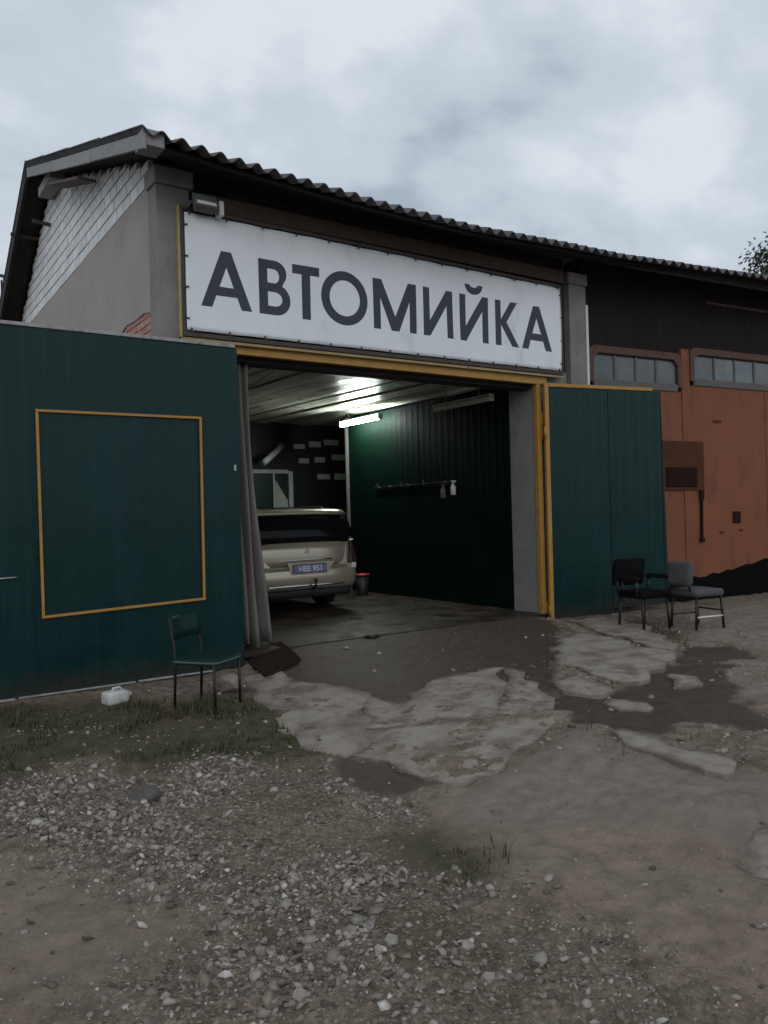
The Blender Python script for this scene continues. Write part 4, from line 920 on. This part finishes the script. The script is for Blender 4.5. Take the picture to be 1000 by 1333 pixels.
for s in (-1, 1):
    MB().add([(s*.868, .04, .69), (s*.70, .035, .70), (s*.74, .055, 1.04), (s*.835, .10, 1.06), (s*.872, .22, 1.05), (s*.876, .24, .72), (s*.868, .005, .70), (s*.74, .003, .71), (s*.76, .025, 1.03), (s*.84, .07, 1.05)],
             [(6, 7, 8, 9), (6, 9, 4, 5), (9, 8, 2, 3), (9, 3, 4), (7, 1, 2, 8), (6, 0, 1, 7), (6, 5, 0)]).build('tail_light', M_TAIL, CAR, bevel=.006)
    MB().box(s*.80-.04, s*.80+.04, .012, .04, .62, .715).build('reverse_light', M_TAILW, CAR, bevel=.012)
    MB().tube([(s*.60, .55, 1.50), (s*.60, .62, 1.545), (s*.60, 2.3, 1.56), (s*.60, 2.45, 1.51)], .016, 8).build('roof_rail', M_BLACKM, CAR, smooth=True)
    vs = []
    for y, zb, zt2, wb, wt in ((.38, 1.07, 1.37, .852, .70), (1.0, 1.03, 1.43, .862, .685), (1.9, 1.02, 1.43, .865, .685), (2.6, 1.02, 1.38, .865, .70), (3.0, 1.02, 1.14, .862, .80)):
        vs += [(s*wb, y, zb), (s*wt, y, zt2), (s*(wb-.05), y, zb), (s*(wt-.05), y, zt2)]
    fs = [(4*i+a, 4*i+b, 4*i+4+b, 4*i+4+a) for i in range(4) for a, b in ((0, 1), (1, 3), (3, 2), (2, 0))]+[(0, 1, 3, 2), (16, 17, 19, 18)]
    MB().add(vs, fs).build('side_window', M_CARG, CAR)
    MB().box(s*.93-.07, s*.93+.07, 2.75, 2.86, .98, 1.12).build('side_mirror', M_CAR, CAR, bevel=.03)
    for y in (.95, 3.6):
        wh = empty('wheel', (s*.78, y, .315), parent=CAR)
        MB().add([(a, r_*math.cos(2*PI*k/28), r_*math.sin(2*PI*k/28)) for a, r_ in ((-.1, .2), (-.1, .29), (-.075, .315), (.075, .315), (.1, .29), (.1, .2)) for k in range(28)], [(i*28+k, i*28+(k+1) % 28, (i+1)*28+(k+1) % 28, (i+1)*28+k) for i in range(5) for k in range(28)]).build('tyre', M_RUB, wh, smooth=True)
        rm = MB(); rm.tube([(-.06*s, 0, 0), (.085*s, 0, 0)], [.2, .2], 28)
        rm.build('rim', M_STEEL, wh)
    MB().box(s*.45-.1, s*.45+.1, .12, .5, .20, .30).build('silencer' if s < 0 else 'tow_hitch', M_RUB, CAR, bevel=.03)
# plate recess, plate, badge, tow ball
MB().prism([(-.36, .745), (.42, .745), (.30, .575), (-.29, .575)], lambda a, b, c: Vector((a, -.066+c, b)), .03).build('plate_recess', M_CAR, CAR, bevel=.006)
pl = MB().box(-.275, .275, -.078, -.068, .595, .725).build('number_plate', M_PLATEF, CAR, bevel=.004)
MB().box(-.262, .262, -.082, -.0775, .607, .713).build('plate_face', M_PLATE, pl)
tx = bpy.data.curves.new('plate_text', 'FONT'); tx.body = 'HEE 951'; tx.size = .115; tx.align_x = 'CENTER'; tx.extrude = .001; tx.offset = .0022
to = bpy.data.objects.new('plate_text', tx); COL.objects.link(to); dg = bpy.context.evaluated_depsgraph_get(); tm = bpy.data.meshes.new_from_object(to.evaluated_get(dg)); bpy.data.objects.remove(to)
for v in tm.vertices: v.co = Vector((v.co.x*.98+.01, -.0835-v.co.z, .620+v.co.y))
tm.materials.clear(); tm.materials.append(M_PLATEL)
lo = bpy.data.objects.new('plate_lettering', tm); COL.objects.link(lo); lo.parent = pl
bd = MB(); cyl = [(.034*math.cos(2*PI*k/24), .034*math.sin(2*PI*k/24)) for k in range(24)]; c2 = [(.027*a/.034, .027*b/.034) for a, b in cyl]
V_ = [(a, -.002, .905+b) for a, b in cyl]+[(a, -.002, .905+b) for a, b in c2]+[(a, .03, .905+b) for a, b in cyl]
bd.add(V_, [(k, (k+1) % 24, 24+(k+1) % 24, 24+k) for k in range(24)]+[(k, 48+k, 48+(k+1) % 24, (k+1) % 24) for k in range(24)])
bd.add([(-.045, -.003, .903), (.0, -.003, .912), (.045, -.003, .907), (0, -.003, .896)], [(0, 1, 2, 3)])
bd.build('badge', M_CHROME, CAR)
MB().tube([(.06, .05, .36), (.06, -.09, .37), (.06, -.13, .42), (.06, -.13, .475)], .018, 8).build('tow_bar', M_BLACKM, CAR, smooth=True)
MB().lathe([(.005, -.03), (.022, -.018), (.028, 0), (.022, .018), (.005, .03)], 14, (.06, -.13, .49)).build('tow_ball', M_BLACKM, CAR, smooth=True)

# ------------------------------------------------------------------ green chair
def legs4(parent, pts, r, m, name='leg'):
    for a, b in pts: MB().tube([a, b], r, 8).build(name, m, parent, smooth=True)
def rounded(w, d, r, n=5):
    o = []
    for cx, cy, a0 in ((w-r, d-r, 0), (-w+r, d-r, 90), (-w+r, -d+r, 180), (w-r, -d+r, 270)):
        o += [(cx+r*math.cos(R(a0+90*k/n)), cy+r*math.sin(R(a0+90*k/n))) for k in range(n+1)]
    return o
def green_chair():
    # local +x is the front
    c = empty('chair', (2.42, 6.27, 0), R(-54)); c.location.z = gz1(2.42, 6.27)-.012; c.scale = (.94, .94, .94); tag(c, 'green chair with thin black legs on the grass before the gate leaf', 'chair')
    w, d = .205, .20
    for sy in (-1, 1):
        MB().tube([(d, sy*w, -.01), (d-.005, sy*w, .435)], .013, 8).build('leg', M_BLACKM, c, smooth=True)
        MB().tube([(-d-.01, sy*w, -.01), (-d+.01, sy*w, .44), (-d-.01, sy*w*.98, .62), (-d-.055, sy*w*.96, .82)], .013, 8).build('leg', M_BLACKM, c, smooth=True)
        MB().tube([(-d, sy*w, .42), (d, sy*w, .42)], .011, 8).build('seat_rail', M_BLACKM, c, smooth=True)
    for x in (-d, d): MB().tube([(x, -w, .42), (x, w, .42)], .011, 8).build('seat_rail', M_BLACKM, c, smooth=True)
    out = rounded(.235, .225, .07)
    vs = []; lay = ((1.0, .432), (1.0, .446), (.985, .452), (.90, .450), (.5, .440), (.05, .436)); n = len(out)
    for s, z in lay: vs += [(a*s, b*s, z-.010*(abs(a*s)/.235)**2*0+.006*(b*s/.22)**2) for a, b in out]
    fs = [(i*n+k, i*n+(k+1) % n, (i+1)*n+(k+1) % n, (i+1)*n+k) for i in range(len(lay)-1) for k in range(n)]+[tuple(range(n)), tuple(range((len(lay)-1)*n, len(lay)*n))]
    MB().add(vs, fs).build('seat', M_CHGREEN, c, smooth=True)
    vs = [(a*1.004, b*1.004, z) for z in (.428, .444) for a, b in out]; vs += [(a*.95, b*.95, z) for z in (.428, .431) for a, b in out]
    MB().add(vs, [(k, (k+1) % n, n+(k+1) % n, n+k) for k in range(n)]+[(k, 2*n+k, 2*n+(k+1) % n, (k+1) % n) for k in range(n)]).build('seat_rim', M_CHRIM, c, smooth=True)
    vs = []; nn = 12
    for j, (z, xo) in enumerate(((.62, -.215), (.70, -.235), (.78, -.255), (.82, -.265))):
        for i in range(nn+1):
            u = -1+2*i/nn; sh = 1 if 0 < j < 3 else .93; vs.append((xo-.035*(1-u*u)+.02, u*.215*sh, z))
    o = MB().add(vs, [(j*(nn+1)+i, j*(nn+1)+i+1, (j+1)*(nn+1)+i+1, (j+1)*(nn+1)+i) for j in range(3) for i in range(nn)]).build('backrest', M_CHGREEN, c, smooth=True)
    s = o.modifiers.new('solid', 'SOLIDIFY'); s.thickness = .014
green_chair()
# white jug lying by the gate
q = onz((152, 914), -.19); jx, jy = q.x, q.y; JG = empty('plastic_jug', (jx, jy, gz1(jx, jy)), R(20)); JG.scale = (.85, .85, .85); tag(JG, 'white plastic jug lying at the foot of the green gate', 'jug')
out = rounded(.085, .065, .03); n = len(out); vs = []
for s, x in ((.75, -.13), (1, -.115), (1, .06), (.85, .10), (.35, .128), (.22, .13)): vs += [(x, a*s, .063+b*s) for a, b in out]
MB().add(vs, [(i*n+k, i*n+(k+1) % n, (i+1)*n+(k+1) % n, (i+1)*n+k) for i in range(5) for k in range(n)]+[tuple(range(n)), tuple(range(5*n, 6*n))]).build('body', M_PLASTW, JG, smooth=True)
MB().tube([(.128, 0, .063), (.165, 0, .063)], .022, 14).build('cap', M_PLASTW, JG, smooth=True)
MB().tube([(-.05, 0, .125), (-.04, 0, .155), (.04, 0, .155), (.075, 0, .115)], .011, 8).build('handle', M_PLASTW, JG, smooth=True)
# pale lump and grey pot under the chair
def lump(name, x, y, sx, sy, sz, m, label, cat, seed, sub=3, sharp=.22):
    bm = bmesh.new(); bmesh.ops.create_icosphere(bm, subdivisions=sub, radius=1); rs = np.random.default_rng(seed); dirs = rs.normal(size=(9, 3)); dirs /= np.linalg.norm(dirs, axis=1)[:, None]; off = rs.uniform(.62, .95, 9)
    for v in bm.verts:
        p = np.array(v.co); 
        for d_, o_ in zip(dirs, off):
            s = p@d_-o_
            if s > 0: p = p-d_*s
        p = p*(1+rs.uniform(-.02, .02)); v.co = Vector((p[0]*sx, p[1]*sy, p[2]*sz))
    me = bpy.data.meshes.new(name); bm.to_mesh(me); bm.free(); me.materials.append(m)
    o = bpy.data.objects.new(name, me); COL.objects.link(o); o.location = (x, y, gz1(x, y)+sz*.6); tag(o, label, cat); return o
q = onz((297, 903), -.19); lump('concrete_lump', q.x+.06, q.y+.12, .11, .10, .10, M_SLAB, 'pale lump of concrete on the ground beneath the green chair', 'lump', 3)
q = onz((190, 1043), -.22); lump('rock', q.x, q.y+.03, .095, .07, .06, M_ROCK, 'largest dark rock lying among the gravel', 'rock', 5)
for i, (p, s) in enumerate((((142, 1225), .030), ((556, 1128), .03), ((905, 1243), .035), ((718, 1165), .03), ((395, 1195), .03))):
    pass

# ------------------------------------------------------------------ chairs and stool by the right gate
def padded(w, d, h, r=.05, n=5):
    out = rounded(w, d, r, n); k_ = len(out); vs = []
    lay = ((.93, 0), (1, .02), (1, h-.03), (.95, h-.008), (.7, h), (.05, h+.004))
    for s, z in lay: vs += [(a*s, b*s, z) for a, b in out]
    return vs, [(i*k_+k, i*k_+(k+1) % k_, (i+1)*k_+(k+1) % k_, (i+1)*k_+k) for i in range(len(lay)-1) for k in range(k_)]+[tuple(range(k_)), tuple(range((len(lay)-1)*k_, len(lay)*k_))]
def fab_chair(x, y, rz, seat_m, back_m, leg_m, label, arms=False, bw=.21, bh=.36):
    c = empty('armchair' if arms else 'chair', (x, y, gz1(x, y)-.005), rz); tag(c, label, 'chair')
    v, f = padded(.23, .23, .09); MB().add([Matrix.Translation((0, 0, .38)) @ Vector(q) for q in v], f).build('seat', seat_m, c, smooth=True)
    v, f = padded(bh/2, bw, .075); Mb = Matrix.Translation((-.22, 0, .50+bh/2)) @ Matrix.Rotation(R(-82), 4, 'Y')
    MB().add([Mb @ Vector(q) for q in v], f).build('backrest', back_m, c, smooth=True)
    for sx in (-1, 1):
        for sy in (-1, 1): MB().tube([(sx*.22, sy*.20, -.01), (sx*.19, sy*.19, .39)], .016, 8).build('leg', leg_m, c, smooth=True)
    for sy in (-1, 1):
        MB().tube([(-.20, sy*.12, .40), (-.27, sy*.12, .60)], .014, 8).build('back_support', leg_m, c, smooth=True)
        if arms:
            v, f = padded(.22, .045, .05, .03); MB().add([Matrix.Translation((0, sy*.26, .60)) @ Vector(q) for q in v], f).build('armrest', seat_m, c, smooth=True)
            for xx in (-.18, .16): MB().tube([(xx, sy*.235, .40), (xx, sy*.26, .61)], .018, 8).build('arm_post', leg_m, c, smooth=True)
    return c
fab_chair(8.05, 6.27, R(-100), M_CHBLK, M_CHBLK, M_BLACKM, 'black upholstered armchair standing in front of the green gate leaf', True, .24, .34)
GC = fab_chair(8.50, 5.84, R(-10), M_CHGRY, M_CHGRY, M_BLACKM, 'grey padded chair with a white crossbar beside the black armchair', False, .19, .30)
for (p0, p1) in (((-.215, -.2, .14), (.215, -.2, .14)),): MB().tube([p0, p1], .011, 8).build('crossbar', M_WHITE, GC, smooth=True)
for (p0, p1) in (((-.215, .2, .14), (.215, .2, .14)), ((.215, -.2, .20), (.215, .2, .20))): MB().tube([p0, p1], .010, 8).build('crossbar', M_BLACKM, GC, smooth=True)

# ------------------------------------------------------------------ tree behind the garages
def tree():
    d = ray((1012, 340)); t = 27/math.hypot(d.x, d.y); c = C0+d*t; c.x += 1.0; c.z -= .35
    T = empty('tree', (c.x, c.y, -.2)); tag(T, 'dark leafy tree rising behind the corrugated garage roof', 'tree')
    rs = np.random.default_rng(11); top = c.z+1.3+.2; tr = MB()
    tr.tube([(0, 0, -.2), (.05, .03, top*.4), (-.05, .08, top*.7), (0, 0, top*.93)], [.22, .17, .11, .03], 10)
    tips = []
    for k in range(26):
        z = top*(.45+.5*k/26); a = k*2.4; l_ = 1.9*(1-.55*k/26)+rs.uniform(-.2, .3); p1 = Vector((l_*math.cos(a), l_*math.sin(a), z+.55*l_)); pm = Vector((.5*l_*math.cos(a+.2), .5*l_*math.sin(a+.2), z+.18*l_))
        tr.tube([(0, 0, z), pm, p1], [.06, .035, .012], 6); tips += [p1, pm*.5+p1*.5, pm]
    tr.build('trunk', M_BARK, T, smooth=True)
    n = 17000; ti = rs.integers(0, len(tips), n); P_ = np.array([tips[i][:] for i in ti])+rs.normal(0, .23, (n, 3)); s = rs.uniform(.05, .10, n); u = rs.normal(size=(n, 3)); u /= np.linalg.norm(u, axis=1)[:, None]; w = np.cross(u, rs.normal(size=(n, 3))); w /= np.linalg.norm(w, axis=1)[:, None]
    V = np.stack([P_-u*s[:, None], P_+w*s[:, None]*.45, P_+u*s[:, None], P_-w*s[:, None]*.45], 1).reshape(-1, 3)
    me = big_mesh('crown', V, np.arange(4*n).reshape(-1, 4), M_LEAF); o = bpy.data.objects.new('crown', me); COL.objects.link(o); o.parent = T
tree()
print('objects', len(bpy.data.objects))
